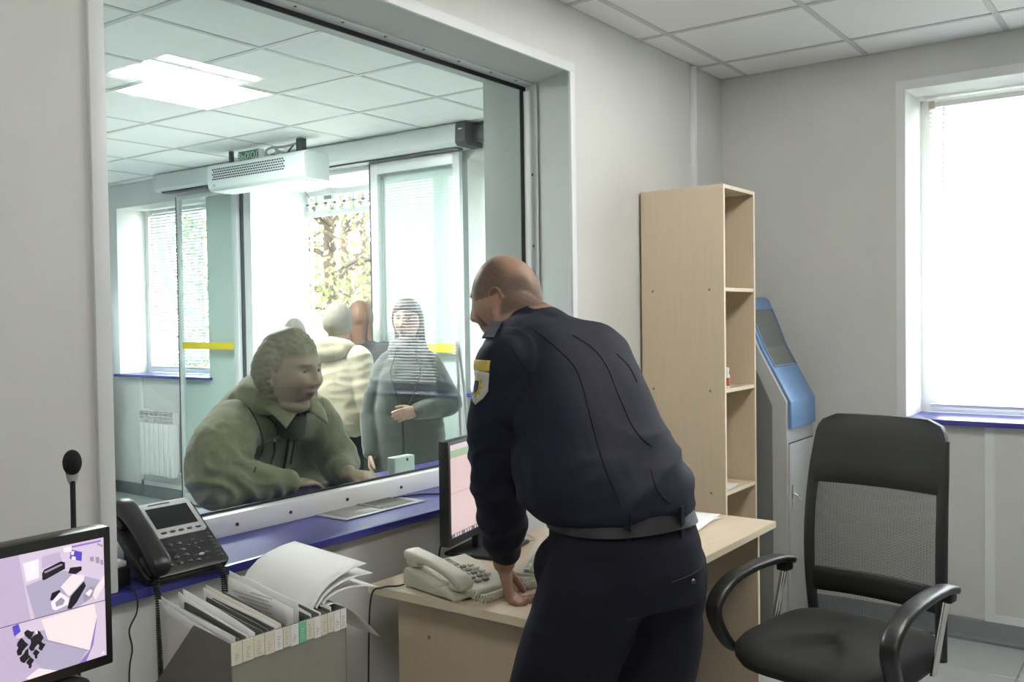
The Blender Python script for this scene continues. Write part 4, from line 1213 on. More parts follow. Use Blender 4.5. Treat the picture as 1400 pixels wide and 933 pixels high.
for k, w in enumerate(lw):
    w = w * W_ / ls
    m_ = M['green'] if k == 7 else (M['paper'] if k in (4, 6, 9, 12, 13) else M['paperwarm'])
    l = MB().box(x + 0.0005, x + w - 0.0005, -0.0012 - 0.0004 * (k % 2), 0.0, 0.163 + 0.001 * (k % 3), 0.2015).build('spine_label', m_, fb)
    if k == 7: l['label'] = 'green spine label'
    mk = MB()
    for q in range(4 + k % 3):
        mk.box(x + w * 0.35, x + w * (0.5 + 0.2 * ((q * 7 + k) % 3) / 2), -0.0021, -0.0016, 0.170 + 0.0042 * q, 0.172 + 0.0042 * q)
    tag(mk.build('pen_marks', M['silver'], l), kind='stuff')
    x += w
MB().box(0.0, W_, 0.001, 0.004, 0.1985, 0.2015).build('front_lip', M['box'], fb)
rnd = random.Random(21)
FM = Matrix.Translation((FX0, FY, 0.7485)) @ Matrix.Rotation(math.radians(-4), 4, 'Z')
def sheet(xb, y0, y1, zt0, zt1, m, th, lean, name, label, cat, group, wav=0.004, seed=0, curl=None):
    r = random.Random(seed)
    ph_ = r.uniform(0, 6)
    def f(u, v):
        y = y0 + (y1 - y0) * u
        zt = zt0 + (zt1 - zt0) * u
        z = 0.004 + (zt - 0.004) * v
        # keep below the sloping rear edge of the box only inside it
        x_ = xb + lean * v * v + wav * math.sin(3 * u + ph_) * v
        p = V((x_, y, z))
        if curl: p = curl(p, u, v)
        return p
    g = MB().grid(f, 8, 12)
    for v in g.bm.verts: v.co = FM @ v.co
    o = g.build(name, m, smooth=60)
    md = o.modifiers.new('thickness', 'SOLIDIFY'); md.thickness = th
    return tag(o, label, cat, group)
# dark folders, left to right as they stand
n = 0
for k, xb in enumerate((0.022, 0.034, 0.070, 0.080, 0.092, 0.118, 0.176, 0.192, 0.206, 0.218)):
    o_ = ('leftmost', 'second from the left', 'third from the left', 'fourth from the left', 'fifth from the left', 'sixth from the left by the letter', 'seventh from the left', 'third from the right', 'second from the right', 'rightmost')[k]
    sheet(xb, 0.008, 0.20, 0.203, 0.222 + 0.006 * (k % 2), M['folder'], 0.003, 0.002, 'folder', 'dark olive card folder standing in the file box, ' + o_, 'folder', 'dark folders in the file box', 0.001, k)
pl = [(0.010, 0.20, 0.235, M['paperfilm'], 'leftmost crumpled milky sleeve in the file box'),
      (0.016, 0.209, 0.240, M['paperfilm'], 'milky sleeve with a raised rear corner, second from the left in the file box'),
      (0.046, 0.205, 0.240, M['paper'], 'white sheet between the left dark folders of the file box'),
      (0.058, 0.206, 0.243, M['paper'], 'white sheet just right of the left folder pair in the file box'),
      (0.104, 0.205, 0.236, M['paper'], 'white sheet left of the tall letter in the file box'),
      (0.110, 0.207, 0.241, M['paperwarm'], 'creamy sheet right beside the tall letter in the file box'),
      (0.184, 0.208, 0.240, M['paperfilm'], 'milky sleeve between the right folders of the file box'),
      (0.200, 0.205, 0.236, M['paper'], 'white sheet between the right folders of the file box'),
      (0.228, 0.210, 0.230, M['paperfilm'], 'rightmost torn milky sleeve in the file box')]
for k, (xb, a, b_, m_, lb) in enumerate(pl):
    sheet(xb, 0.006, 0.235, a, b_, m_, 0.0008, -0.006, 'paper_sheet', lb, 'paper', 'papers in the file box', 0.004, 40 + k)
# two tall papers
lt = sheet(0.138, 0.012, 0.225, 0.226, 0.248, M['paper'], 0.0008, 0.004, 'letter_sheet', 'tall letter sheet sticking up in the middle of the file box', 'paper', 'papers in the file box', 0.003, 77)
tl = MB()
for q in range(5):
    z = 0.232 - 0.007 * q
    tl.box(0.1375, 0.1378, 0.07 + 0.012 * (q % 2), 0.14 + 0.02 * ((q * 3) % 4), z, z + 0.0022)
for v in tl.bm.verts:
    c_ = v.co.copy(); vv = c_.z / 0.27
    v.co = FM @ V((c_.x + 0.004 * vv * vv - 0.0045, c_.y, c_.z))
tag(tl.build('print_lines', M['silver'], lt), kind='stuff')
sheet(0.168, 0.03, 0.25, 0.228, 0.252, M['paperfilm'], 0.0008, -0.004, 'film_sleeve', 'tall milky sleeve left of the curling sheets in the file box', 'paper', 'papers in the file box', 0.005, 81)
def curler(ax_, az_, bz_):
    def f(p, u, v):
        t = max(0.0, (v - 0.55) / 0.45)
        x = p.x + ax_ * t ** 1.5
        z = 0.004 + 0.196 * min(v / 0.55, 1.0) + az_ * t - bz_ * t * t + 0.012 * u
        return V((x, p.y, z))
    return f
for k, (xb, a_, b_, c_, nm) in enumerate(((0.196, 0.135, 0.125, 0.060, 'uppermost'), (0.206, 0.142, 0.110, 0.068, 'second'), (0.216, 0.148, 0.095, 0.085, 'third'), (0.228, 0.135, 0.060, 0.150, 'lowest drooping'))):
    sheet(xb, 0.03, 0.26, 0.33, 0.33, M['paper'], 0.0006, 0.0, 'curled_sheet', nm + ' of the white sheets curling out of the right of the file box', 'paper', 'sheets curling out of the file box', 0.001, 90 + k, curler(a_, b_, c_))

cbl = MB().tube(smooth_path([(2.36, 2.235, 0.8815), (2.46, 2.20, 0.8815), (2.52, 2.12, 0.8815), (2.58, 2.06, 0.8815), (2.66, 1.995, 0.8815), (2.67, 1.975, 0.87), (2.67, 1.965, 0.76)]), 0.003, 6)
tag(cbl.build('cable', M['black'], smooth=60), 'thin black cable lying across the blue counter beside the steel tray', 'cable')
# ------------------------------------------------------------------ people
def gauss(x, m, s): return math.exp(-((x - m) / s) ** 2)
def sstep(a, b, x):
    t = min(1.0, max(0.0, (x - a) / (b - a))); return t * t * (3 - 2 * t)
def mixc(a, b, t): return tuple(p + (q - p) * t for p, q in zip(a, b))

def frame(loc, fwd, up=(0, 0, 1)):
    f = V(fwd).normalized(); r = f.cross(V(up)).normalized(); u = r.cross(f)
    return Matrix(((r.x, f.x, u.x, loc[0]), (r.y, f.y, u.y, loc[1]), (r.z, f.z, u.z, loc[2]), (0, 0, 0, 1)))

def ering(c, ax, ay, a, b, p=2.3, n=30):
    c, ax, ay = V(c), V(ax), V(ay)
    q = 2.0 / p
    out = []
    for i in range(n):
        t = 2 * PI * i / n
        ct, s_ = math.cos(t), math.sin(t)
        out.append(c + ax * (a * math.copysign(abs(ct) ** q, ct)) + ay * (b * math.copysign(abs(s_) ** q, s_)))
    return out

def limb(mb, pts, rad, n=18, k=5):
    """tapering limb with rounded ends"""
    P = smooth_path(pts, k)
    m = len(P) - 1
    R = []
    for i in range(len(P)):
        t = i / m * (len(rad) - 1)
        j = min(int(t), len(rad) - 2)
        u = t - j
        u = u * u * (3 - 2 * u)
        R.append(rad[j] + (rad[j + 1] - rad[j]) * u)
    mb.tube(P, R, n)
    mb.ell(P[0], (R[0],) * 3); mb.ell(P[-1], (R[-1],) * 3)

def fuse(mb, voxel, smooth=4, factor=0.5):
    bmesh.ops.recalc_face_normals(mb.bm, faces=mb.bm.faces[:])
    me = bpy.data.meshes.new('tmp'); mb.bm.to_mesh(me); mb.bm.free()
    ob = bpy.data.objects.new('tmp', me); C.objects.link(ob)
    r = ob.modifiers.new('r', 'REMESH'); r.mode = 'VOXEL'; r.voxel_size = voxel
    if smooth:
        s = ob.modifiers.new('s', 'SMOOTH'); s.factor = factor; s.iterations = smooth
    dg = bpy.context.evaluated_depsgraph_get()
    out = bpy.data.meshes.new_from_object(ob.evaluated_get(dg))
    bpy.data.objects.remove(ob); bpy.data.meshes.remove(me)
    out.shade_smooth()
    return out

def displace(me, fn):
    ns = [v.normal.copy() for v in me.vertices]
    for v, n in zip(me.vertices, ns):
        d = fn(v.co, n)
        if d: v.co = v.co + n * d
    me.update()

def colour(me, fn):
    a = me.color_attributes.new('Col', 'FLOAT_COLOR', 'POINT')
    buf = []
    for v in me.vertices: buf += [*fn(v.co), 1.0]
    a.data.foreach_set('color', buf)

def part(name, me, m, parent, base, label=None):
    me.transform(Matrix.Translation(-V(base)))
    me.materials.clear(); me.materials.append(m)
    o = link(name, me, parent)
    if label: o['label'] = label
    return o
def root(name, me, m, base, label, cat='person', group=None):
    me.transform(Matrix.Translation(-V(base)))
    me.materials.clear(); me.materials.append(m)
    o = link(name, me, None, base)
    return tag(o, label, cat, group)
def mbmesh(mb, smooth=60, fix=False):
    if fix: bmesh.ops.recalc_face_normals(mb.bm, faces=mb.bm.faces[:])
    me = bpy.data.meshes.new('m'); mb.bm.to_mesh(me); mb.bm.free(); me.shade_smooth()
    if smooth < 179: me.set_sharp_from_angle(angle=math.radians(smooth))
    return me

# head in its own frame: x to the side, y forward, z up, centre between the ears; size 1 = 0.235 m from chin to crown
def head_point(d, w=1.0, jaw=0.34, cheek=0.0):
    x, y, z = d.x * 0.076 * w, d.y * 0.098, d.z * 0.118
    if y > 0: y *= 0.93
    t = min(1.0, max(0.0, (-0.01 - z) / 0.108))
    x *= 1 - jaw * t ** 1.5
    y *= (1 - 0.40 * t) if y < 0 else (1 - 0.08 * t)
    wf = sstep(0.02, 0.40, d.y)
    if wf > 0:
        ax = abs(x)
        sx = 0.0095 + 0.006 * gauss(z, -0.03, 0.012)
        nose = 0.026 * (gauss(z, -0.026, 0.030) if z > -0.026 else gauss(z, -0.026, 0.0095)) + 0.006 * gauss(z, 0.02, 0.02)
        y += wf * (nose * gauss(x, 0, sx) + 0.010 * gauss(ax, 0.0135, 0.006) * gauss(z, -0.031, 0.008)
                   - 0.012 * gauss(ax, 0.031, 0.016) * gauss(z, 0.012, 0.011)
                   + 0.006 * gauss(ax, 0.03, 0.02) * gauss(z, 0.030, 0.008)
                   + (0.005 + cheek) * gauss(ax, 0.043, 0.018) * gauss(z, -0.024, 0.020)
                   + 0.007 * gauss(x, 0, 0.024) * gauss(z, -0.060, 0.013)
                   + 0.0035 * gauss(x, 0, 0.018) * gauss(z, -0.0555, 0.0042) + 0.0045 * gauss(x, 0, 0.016) * gauss(z, -0.0685, 0.005)
                   - 0.005 * gauss(x, 0, 0.020) * gauss(z, -0.0615, 0.0028) - 0.003 * gauss(x, 0, 0.018) * gauss(z, -0.081, 0.006)
                   + 0.009 * gauss(x, 0, 0.02) * gauss(z, -0.099, 0.013))
    return V((x, y, z))
def sph(u, v):
    t, p = PI * v, 2 * PI * u
    return V((math.sin(t) * math.sin(p), math.sin(t) * math.cos(p), -math.cos(t)))
def add_head(mb, H, size=1.0, nu=72, nv=60, ears=True, **kw):
    S = H @ Matrix.Scale(size, 4)
    rings = [[S @ head_point(sph(i / nu, j / nv), **kw) for i in range(nu)] for j in range(1, nv)]
    mb.loft(rings)
    if ears:
        for s in (-1, 1):
            x = 0.077 * kw.get('w', 1.0)
            R3 = (S.to_3x3() @ Matrix.Rotation(math.radians(12), 3, 'X') @ Matrix.Rotation(s * math.radians(22), 3, 'Z'))
            mb.ell(S @ V((s * x, -0.010, -0.002)), (0.007, 0.015, 0.029), R3, 14, 10)
            pts = []
            for k in range(13):
                a = math.radians(-70 + 290 * k / 12)
                pts.append(S @ V((s * (x + 0.007 + 0.004 * math.sin(a)), -0.013 - 0.0175 * math.cos(a - 0.3), 0.000 + 0.029 * math.sin(a))))
            mb.tube(pts, [0.0042 * size] * 13, 8)
            mb.ell(S @ V((s * (x + 0.003), -0.002, -0.030)), (0.005 * size, 0.008 * size, 0.010 * size))
    return S
def skin_fn(S, skin, lip, brow, hair=None, extra=None):
    inv = S.inverted()
    def f(co):
        p = inv @ co
        if p.length > 0.22: 
            return mixc(skin, (skin[0] * .92, skin[1] * .85, skin[2] * .8), 0.3)
        c = skin
        ax = abs(p.x)
        if p.y > 0.02:
            c = mixc(c, (skin[0] * 1.0, skin[1] * .78, skin[2] * .74), 0.5 * gauss(ax, 0.042, 0.02) * gauss(p.z, -0.028, 0.02) + 0.5 * gauss(p.x, 0, 0.016) * gauss(p.z, -0.028, 0.012))
            c = mixc(c, lip, 0.9 * sstep(1.0, 0.6, math.hypot(p.x / 0.026, (p.z + 0.0615) / 0.0105)))
            c = mixc(c, (0.05, 0.02, 0.018), 0.85 * sstep(1.0, 0.5, math.hypot(p.x / 0.024, (p.z + 0.0615) / 0.0022)))
            zb = 0.030 - 0.10 * max(0, ax - 0.034) + 0.02 * (ax - 0.03)
            c = mixc(c, brow, 0.85 * sstep(0.010, 0.016, ax) * sstep(0.054, 0.044, ax) * sstep(0.0065, 0.003, abs(p.z - zb)))
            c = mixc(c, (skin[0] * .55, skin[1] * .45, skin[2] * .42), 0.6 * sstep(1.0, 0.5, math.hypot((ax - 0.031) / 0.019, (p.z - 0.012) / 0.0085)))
            c = mixc(c, (0.06, 0.03, 0.025), 0.8 * sstep(1.0, 0.4, math.hypot((ax - 0.0085) / 0.005, (p.z + 0.040) / 0.003)))
        if hair:
            c = hair(p, c)
        if extra: c = extra(p, c)
        return c
    return f
def add_eyes(S, parent, base, iris, lid, look=(0, 1, 0)):
    for s in (-1, 1):
        mb = MB()
        nu, nv = 28, 22
        rings = [[sph(i / nu, j / nv) * 0.0125 for i in range(nu)] for j in range(1, nv)]
        mb.loft(rings)
        me = mbmesh(mb)
        L = V(look).normalized()
        def f(co):
            d = co.normalized()
            if d.z > 0.30 + 0.10 * abs(d.x) or d.z < -0.34: return lid
            a = d.dot(L)
            if a > 0.965: return (0.01, 0.01, 0.01)
            if a > 0.86: return iris
            if d.z > 0.22: return (0.05, 0.035, 0.03)
            return (0.40, 0.38, 0.36)
        colour(me, f)
        me.transform(S @ Matrix.Translation((s * 0.031, 0.0665, 0.012)))
        part('eye', me, M['eye'], parent, base)
M['eye'] = attr_mat('eyeball', 0.25, 0.5)
M['skin'] = attr_mat('skin', 0.5, 0.35, 0.25, 350)

def add_hand(mb, wrist, d, npalm, left, curl=0.5, spread=0.06, size=1.0, thumb_out=0.6, flat=1.0):
    """palm, four fingers of their own length bent at the knuckles, and a thumb from the side of the palm"""
    w = V(wrist); d = V(d).normalized(); npalm = V(npalm); npalm = (npalm - d * npalm.dot(d)).normalized()
    th = npalm.cross(d) if left else d.cross(npalm)
    k = size
    rings = []
    for t, a, b in ((-0.02, 0.026, 0.019), (0.0, 0.027, 0.018), (0.03, 0.036, 0.016), (0.06, 0.040, 0.0145), (0.088, 0.040, 0.012)):
        rings.append(ering(w + d * t * k, th, npalm, a * k, b * k, 2.4, 20))
    mb.loft(rings)
    for i, (off, ln, r) in enumerate(((0.030, 0.074, 0.0088), (0.0105, 0.083, 0.0090), (-0.0095, 0.077, 0.0086), (-0.0285, 0.060, 0.0076))):
        dirv = (d + th * (off / 0.03 * spread)).normalized()
        p = w + d * 0.078 * k + th * off * k
        pts = [p]
        ang = 0.0
        c_ = curl * (1 + 0.08 * i)
        for q, f in enumerate((0.42, 0.32, 0.26)):
            ang += c_ * (0.75 if q == 0 else 0.95 if q == 1 else 0.6)
            e = dirv * math.cos(ang) + npalm * math.sin(ang)
            p = p + e * (ln + (0.012 if q == 0 else 0)) * f * k
            pts.append(p)
        mb.tube([pts[0], pts[0].lerp(pts[1], .5), pts[1], pts[1].lerp(pts[2], .5), pts[2], pts[2].lerp(pts[3], .5), pts[3]], [r * k * q for q in (1.08, 1.0, 1.06, .95, .98, .9, .8)], 12)
        mb.ell(pts[3], (r * k * .8,) * 3); mb.ell(pts[1], (r * k * 1.06,) * 3)
    p0 = w + d * 0.018 * k + th * 0.022 * k
    e1 = (d * 0.75 + th * thumb_out + npalm * 0.35).normalized()
    e2 = (d * 0.95 + th * thumb_out * 0.35 + npalm * 0.35).normalized()
    p1 = p0 + e1 * 0.045 * k; p2 = p1 + e2 * 0.032 * k; p3 = p2 + e2 * 0.024 * k
    mb.tube([p0, p1, p2, p3], [0.015 * k, 0.0115 * k, 0.0102 * k, 0.0085 * k], 12); mb.ell(p3, (0.0085 * k,) * 3); mb.ell(p1, (0.0118 * k,) * 3)

def fabric(name, col, rough=0.8, var=0.12, bump=0.5, bscale=700, sheen=0.15):
    return mat(name, col, rough, var=var, scale=35, bump=bump, bscale=bscale, sheen=sheen, spec=0.2)

def path_on(bvh, pts, out, lift=0.001, far=0.4, k=8):
    """points carried onto a surface along the direction -out"""
    r = []
    for p in smooth_path(pts, k):
        h = bvh.ray_cast(p + out * far, -out)
        if h[0] is not None: r.append(h[0] + h[1] * lift)
    return r

# ================================================================== officer in dark uniform
OB = V((1.86, 1.04, 0))
f_ = V((0.34, 0.94, 0)).normalized(); l_ = V((-0.94, 0.34, 0)).normalized(); r_ = -l_
navy = fabric('navy_uniform_cloth', (0.0098, 0.0108, 0.0245), 0.70, 0.10, 0.35, 900, 0.0)
navy2 = fabric('navy_trouser_cloth', (0.0072, 0.0079, 0.0160), 0.75, 0.10, 0.35, 900, 0.0)
lean = V((0.30, 0.95, 0)).normalized()
def spine(z):                          # trunk axis bending forward
    t = max(0.0, z - 1.02) / 0.50
    return OB + lean * (0.02 + 0.36 * t ** 1.12) + V((0, 0, z))
def trunk_axes(z):
    t = min(1, max(0, (z - 1.02) / 0.3))
    up = (V((0, 0, 1)) * (1 - 0.55 * t) + lean * 0.45 * t).normalized()
    ay = up.cross(l_).normalized()
    ay = ay if ay.dot(f_) > 0 else -ay
    return l_, ay
OSh_L = V((1.800, 1.335, 1.380)); OEl_L = V((1.842, 1.385, 1.115)); OWr_L = V((1.945, 1.452, 0.862))
OSh_R = V((2.145, 1.265, 1.360)); OEl_R = V((2.34, 1.36, 1.13)); OWr_R = V((2.29, 1.40, 0.845))
Onk = V((1.985, 1.370, 1.472))
OHd = frame((2.050, 1.510, 1.545), (-0.17, 0.95, -0.20))
body = MB()
tor = []
for z, a, b in ((0.86, .15, .11), (0.95, .165, .12), (1.05, .155, .115), (1.15, .145, .12), (1.28, .125, .10), (1.36, .115, .08), (1.42, .09, .06), (1.45, .06, .05)):
    ax, ay = trunk_axes(z); tor.append(ering(spine(z), ax, ay, a, b))
body.loft(tor)
limb(body, [Onk - lean * 0.03, V((2.005, 1.43, 1.500)), V((2.035, 1.485, 1.525))], [0.062, 0.064, 0.064], 20)
S_o = add_head(body, OHd, 1.06, w=1.04, jaw=0.22)
limb(body, [OSh_L, OEl_L, OWr_L], [0.040, 0.042, 0.030]); limb(body, [OSh_R, OEl_R, OWr_R], [0.055, 0.045, 0.030])
hips_L, hips_R = OB + l_ * 0.085 + V((0, 0, .93)), OB - l_ * 0.085 + V((0, 0, .93))
kn_L, an_L = V((1.700, 1.19, 0.50)), V((1.675, 1.08, 0.10))
kn_R, an_R = V((1.945, 1.04, 0.50)), V((1.945, 0.94, 0.10))
for h, k_, a_ in ((hips_L, kn_L, an_L), (hips_R, kn_R, an_R)):
    limb(body, [h, k_, a_], [0.085, 0.055, 0.042])
    limb(body, [a_ + V((0, -0.03, -0.05)), a_ + V((0.02, 0.12, -0.065))], [0.04, 0.032])
Rh = V((0.588, -0.809, 0))
add_hand(body, OWr_L + V((0.004, 0.004, -0.014)), (0.22, -0.06, -1), Rh + V((0, 0, 0.0)), True, curl=0.78, size=0.98)
add_hand(body, OWr_R + V((0, 0.0, -0.03)), (0.1, 0.45, -0.55), (0, -0.3, -1), False, curl=0.15)
me = fuse(body, 0.0042, 2)
sk = (0.37, 0.225, 0.160)
def stub(p, c):
    hairline = sstep(-0.050, -0.038, p.z + 0.25 * max(0, p.y + 0.02)) if p.y < 0.03 else 1.0
    side = sstep(0.075, 0.045, p.y) * hairline
    front = sstep(0.030, 0.045, p.z - 0.2 * (p.y - 0.05)) * sstep(0.094, 0.07, p.y)
    m_ = max(side if p.z > -0.055 else 0, front)
    if abs(p.x) > 0.06 and p.y > -0.035 and p.z < 0.012: m_ *= sstep(0.02, 0.0, p.y + 0.035)   # round the ear
    n = noise.noise(p * 55.0) * 0.35
    bald = sstep(0.078, 0.040, math.sqrt((p.x * 1.1) ** 2 + ((p.y + 0.058) / 1.1) ** 2) + 0.012 * n) * sstep(0.03, 0.07, p.z)
    bald = max(bald, 0.65 * sstep(0.035, 0.02, abs(p.x)) * sstep(-0.03, -0.075, p.y) * sstep(0.0, 0.05, p.z))
    m_ *= (1 - 0.85 * bald)
    m_ *= 0.82 + 0.18 * noise.noise(p * 300)
    return mixc(c, (0.060, 0.043, 0.032), 0.90 * max(0, min(1, m_)))
colour(me, skin_fn(S_o, sk, (0.33, 0.14, 0.11), (0.10, 0.07, 0.05), stub, lambda p, c: mixc(c, (0.50, 0.20, 0.14), 0.30 * sstep(0.074, 0.084, abs(p.x)) * sstep(-0.045, -0.02, p.y) if p.z < 0.04 else 0)))
officer = root('person', me, M['skin'], OB, 'balding officer in a dark navy uniform leaning over the desk, seen from behind')
add_eyes(S_o, officer, OB, (0.08, 0.05, 0.03), (0.33, 0.19, 0.13))

jk = MB()
tor = []
for z, a, b, dv in ((1.045, .182, .142, 0), (1.058, .196, .155, 0), (1.095, .208, .165, 0), (1.15, .203, .163, 0), (1.22, .186, .150, .012), (1.30, .188, .142, .026), (1.37, .196, .130, .032), (1.415, .190, .108, .026), (1.445, .145, .084, .01), (1.468, .095, .068, 0)):
    ax, ay = trunk_axes(z); tor.append(ering(spine(z) + r_ * dv, ax, ay, a, b, 2.5, 36))
jk.loft(tor)
limb(jk, [OSh_L + V((0.015, -0.01, 0.0)), OSh_L.lerp(OEl_L, .5) + V((-0.008, 0.002, 0)), OEl_L, OEl_L.lerp(OWr_L, .45) + V((-0.004, 0, 0)), OWr_L + V((-0.004, -0.002, 0.040))], [0.078, 0.076, 0.070, 0.066, 0.049], 24)
limb(jk, [OSh_R + V((-0.02, 0, 0)), OEl_R, OWr_R + V((0, 0, 0.02))], [0.082, 0.068, 0.048], 24)
limb(jk, [OSh_L + V((0.012, 0.008, 0.004)), Onk + V((-0.02, -0.01, -0.030)), OSh_R + V((-0.01, 0, 0))], [0.076, 0.074, 0.070], 20)
limb(jk, [Onk + V((-0.015, -0.05, -0.030)), Onk + V((-0.002, 0.0, -0.006)), Onk + V((0.008, 0.02, 0.002))], [0.082, 0.076, 0.070], 20)
limb(jk, [OSh_L + V((0.05, 0.025, -0.025)), spine(1.34) + l_ * 0.105 + f_ * 0.015, spine(1.22) + l_ * 0.115], [0.072, 0.082, 0.062], 20)
me = fuse(jk, 0.0065, 9)
def seg_d(p, a, b):
    ab = b - a; t = max(0, min(1, (p - a).dot(ab) / ab.length_squared)); return (p - (a + ab * t)).length, t
def jacket_folds(co, n):
    d = 0.003 * noise.noise(co * 9)
    dl, t = seg_d(co, OSh_L, OEl_L); dl2, t2 = seg_d(co, OEl_L, OWr_L)
    if min(dl, dl2) < 0.10:
        w = gauss((co - OEl_L).length, 0, 0.13)
        q = V((co.x * 7 + 2.5 * co.z, co.y * 7, co.z * 19)) + V((1, 1, 1)) * noise.noise(co * 6)
        d += (w + 0.5 * gauss(co.z, 0.955, 0.06)) * 0.016 * (0.55 - abs(noise.noise(q)) * 2.2) + 0.005 * noise.noise(V((co.x * 15, co.y * 15, co.z * 6)))
    else:
        q = V((co.x * 7, co.y * 7, co.z * 16))
        wz = sstep(1.30, 1.10, co.z)
        d += 0.020 * wz * (0.35 - 1.5 * abs(noise.noise(q * 0.6 + V((3, 1, 0.8 * noise.noise(co * 5))))))
        d += 0.008 * gauss(co.z, 1.145, 0.022) * noise.noise(V((co.x * 9, co.y * 9, 2)))
        d += 0.004 * (1 - wz) * noise.noise(V((co.x * 5, co.y * 14, co.z * 6)))
        dr = (co - OSh_L - V((0.07, -0.03, -0.09))).length
        d -= 0.016 * gauss(dr, 0, 0.07)
        d -= 0.004 * gauss(dl, 0.105, 0.02)
    return d
displace(me, jacket_folds)
bvh = BVHTree.FromPolygons([v.co.copy() for v in me.vertices], [p.vertices[:] for p in me.polygons])
jacket = part('jacket', me, navy, officer, OB)
seam_m = mat('dark_seam', (0.004, 0.004, 0.007), 0.9)
back = -(f_ * 0.9 - V((0, 0, 0.44))).normalized()       # outward from the back of the leaning trunk
def body_pt(u, z):                                      # u metres to his right of the spine
    return spine(z) + r_ * u
for ln in ([(1.727, 1.196, 1.482), (1.759, 1.15, 1.432), (1.782, 1.116, 1.382), (1.794, 1.096, 1.292), (1.807, 1.073, 1.176), (1.826, 1.042, 1.085)],
           [(1.78, 1.123, 1.470), (1.808, 1.083, 1.437), (1.826, 1.057, 1.389), (1.838, 1.036, 1.315), (1.855, 1.01, 1.241), (1.876, 0.98, 1.204)],
           [(1.842, 1.037, 1.425), (1.858, 1.013, 1.395), (1.866, 0.999, 1.355)],
           [(1.87, 0.985, 1.158), (1.874, 0.979, 1.118), (1.884, 0.963, 1.093), (1.89, 0.95, 1.083)],
           [(1.735, 1.270, 1.440), (1.745, 1.255, 1.41), (1.758, 1.236, 1.364), (1.757, 1.232, 1.297)]):
    pts = path_on(bvh, ln, V((-0.82, -0.55, 0.10)).normalized(), 0.0004, 0.25)
    pts = [p for i, p in enumerate(pts) if i == 0 or (p - pts[i - 1]).length < 0.06]
    if len(pts) > 2: part('seam', mbmesh(MB().tube(pts, 0.0016, 6)), seam_m, officer, OB)
# stand-up collar folded down round the neck
cl = MB()
nb = (V((2.0, 1.43, 1.52)) - Onk).normalized()
nx = l_; ny = nb.cross(nx).normalized()
def cring(h, a, b):
    out = []
    for i in range(41):
        t = math.radians(-148 + 296 * i / 40)
        out.append(Onk + V((0.002, 0.004, -0.004)) + nb * (h - 0.006 * math.cos(t)) + nx * (a * math.sin(t)) + (-ny if ny.dot(f_) > 0 else ny) * (b * math.cos(t)))
    return out
R = [cring(-0.020, .084, .084), cring(-0.008, .080, .080), cring(0.012, .073, .074), cring(0.026, .070, .071), cring(0.030, .067, .068), cring(0.024, .064, .065), cring(-0.004, .064, .065)]
W = [cl._mk(r) for r in R]
for k in range(len(W) - 1):
    for i in range(40): cl.face([W[k][i], W[k][i + 1], W[k + 1][i + 1], W[k + 1][i]])
part('collar', mbmesh(cl, fix=True), navy, officer, OB)
ep = MB()
e0, e1 = Onk + l_ * 0.085 + V((0.0, 0.02, 0.0)), OSh_L + V((-0.02, 0.03, 0.06))
pts = path_on(bvh, [e0, e0.lerp(e1, .5), e1], V((0, 0, 1)), 0.004, 0.3, 5)
sd = f_
ep.loft([[p + sd * w + V((0, 0, h)) for w, h in ((-0.026, 0), (0.026, 0), (0.026, 0.004), (-0.026, 0.004))] for p in pts])
part('epaulette', mbmesh(ep, 40, True), navy, officer, OB)
# sleeve patches on the outside of the left upper arm
def patch(name, c, hw, hh, m, shape, lift=0.0015, out=V((-0.90, 0.42, 0.05))):
    out = out.normalized(); ux = V((0, 0, 1)).cross(out).normalized(); uz = out.cross(ux)
    mb = MB()
    def hit(a, b):
        h = bvh.ray_cast(c + ux * a * hw + uz * b * hh + out * 0.3, -out)
        return None if h[0] is None else h[0] + out * lift + h[1] * 0.0008
    rows = []
    for q in (0.25, 0.5, 0.75, 1.0):
        row = []
        for i, (a, b) in enumerate(shape):
            a2, b2 = shape[(i + 1) % len(shape)]
            for t in (0, 0.5): row.append(hit((a + (a2 - a) * t) * q, (b + (b2 - b) * t) * q))
        if any(p is None for p in row): return
        rows.append(mb._mk(row))
    cc = mb.bm.verts.new(hit(0, 0))
    n = len(rows[0])
    for i in range(n): mb.face([cc, rows[0][i], rows[0][(i + 1) % n]])
    for r0, r1 in zip(rows[:-1], rows[1:]):
        for i in range(n): mb.face([r0[i], r1[i], r1[(i + 1) % n], r0[(i + 1) % n]])
    me_ = mbmesh(mb, fix=False)
    o = part(name, me_, m, officer, OB)
    md = o.modifiers.new('thickness', 'SOLIDIFY'); md.thickness = 0.0015; md.offset = 1
    return o
shield = [(-1, 1), (-.5, 1.08), (0, 1.15), (.5, 1.08), (1, 1), (1, .4), (1, -.2), (.7, -.7), (0, -1.15), (-.7, -.7), (-1, -.2), (-1, .4)]
rect = [(-1, 1), (-.5, 1), (0, 1), (.5, 1), (1, 1), (1, 0), (1, -1), (.5, -1), (0, -1), (-.5, -1), (-1, -1), (-1, 0)]
star = [((1.0 if k % 2 == 0 else 0.55) * math.sin(2 * PI * k / 16), (1.0 if k % 2 == 0 else 0.55) * math.cos(2 * PI * k / 16)) for k in range(16)]
pale = mat('pale_patch', (0.42, 0.43, 0.40), 0.6); gold = mat('gold_thread', (0.50, 0.38, 0.07), 0.5); dkblue = mat('dark_blue_patch', (0.02, 0.03, 0.09), 0.6)
pc = V((1.755, 1.365, 1.335))
patch('sleeve_tab', pc + V((0, 0, 0.052)), 0.036, 0.013, gold, rect)
patch('sleeve_shield', pc, 0.036, 0.036, pale, shield)
patch('shield_star', pc + V((0, 0, 0.002)), 0.027, 0.029, gold, star, 0.0034)
patch('shield_centre', pc + V((0, 0, 0.002)), 0.010, 0.013, dkblue, shield, 0.0055)
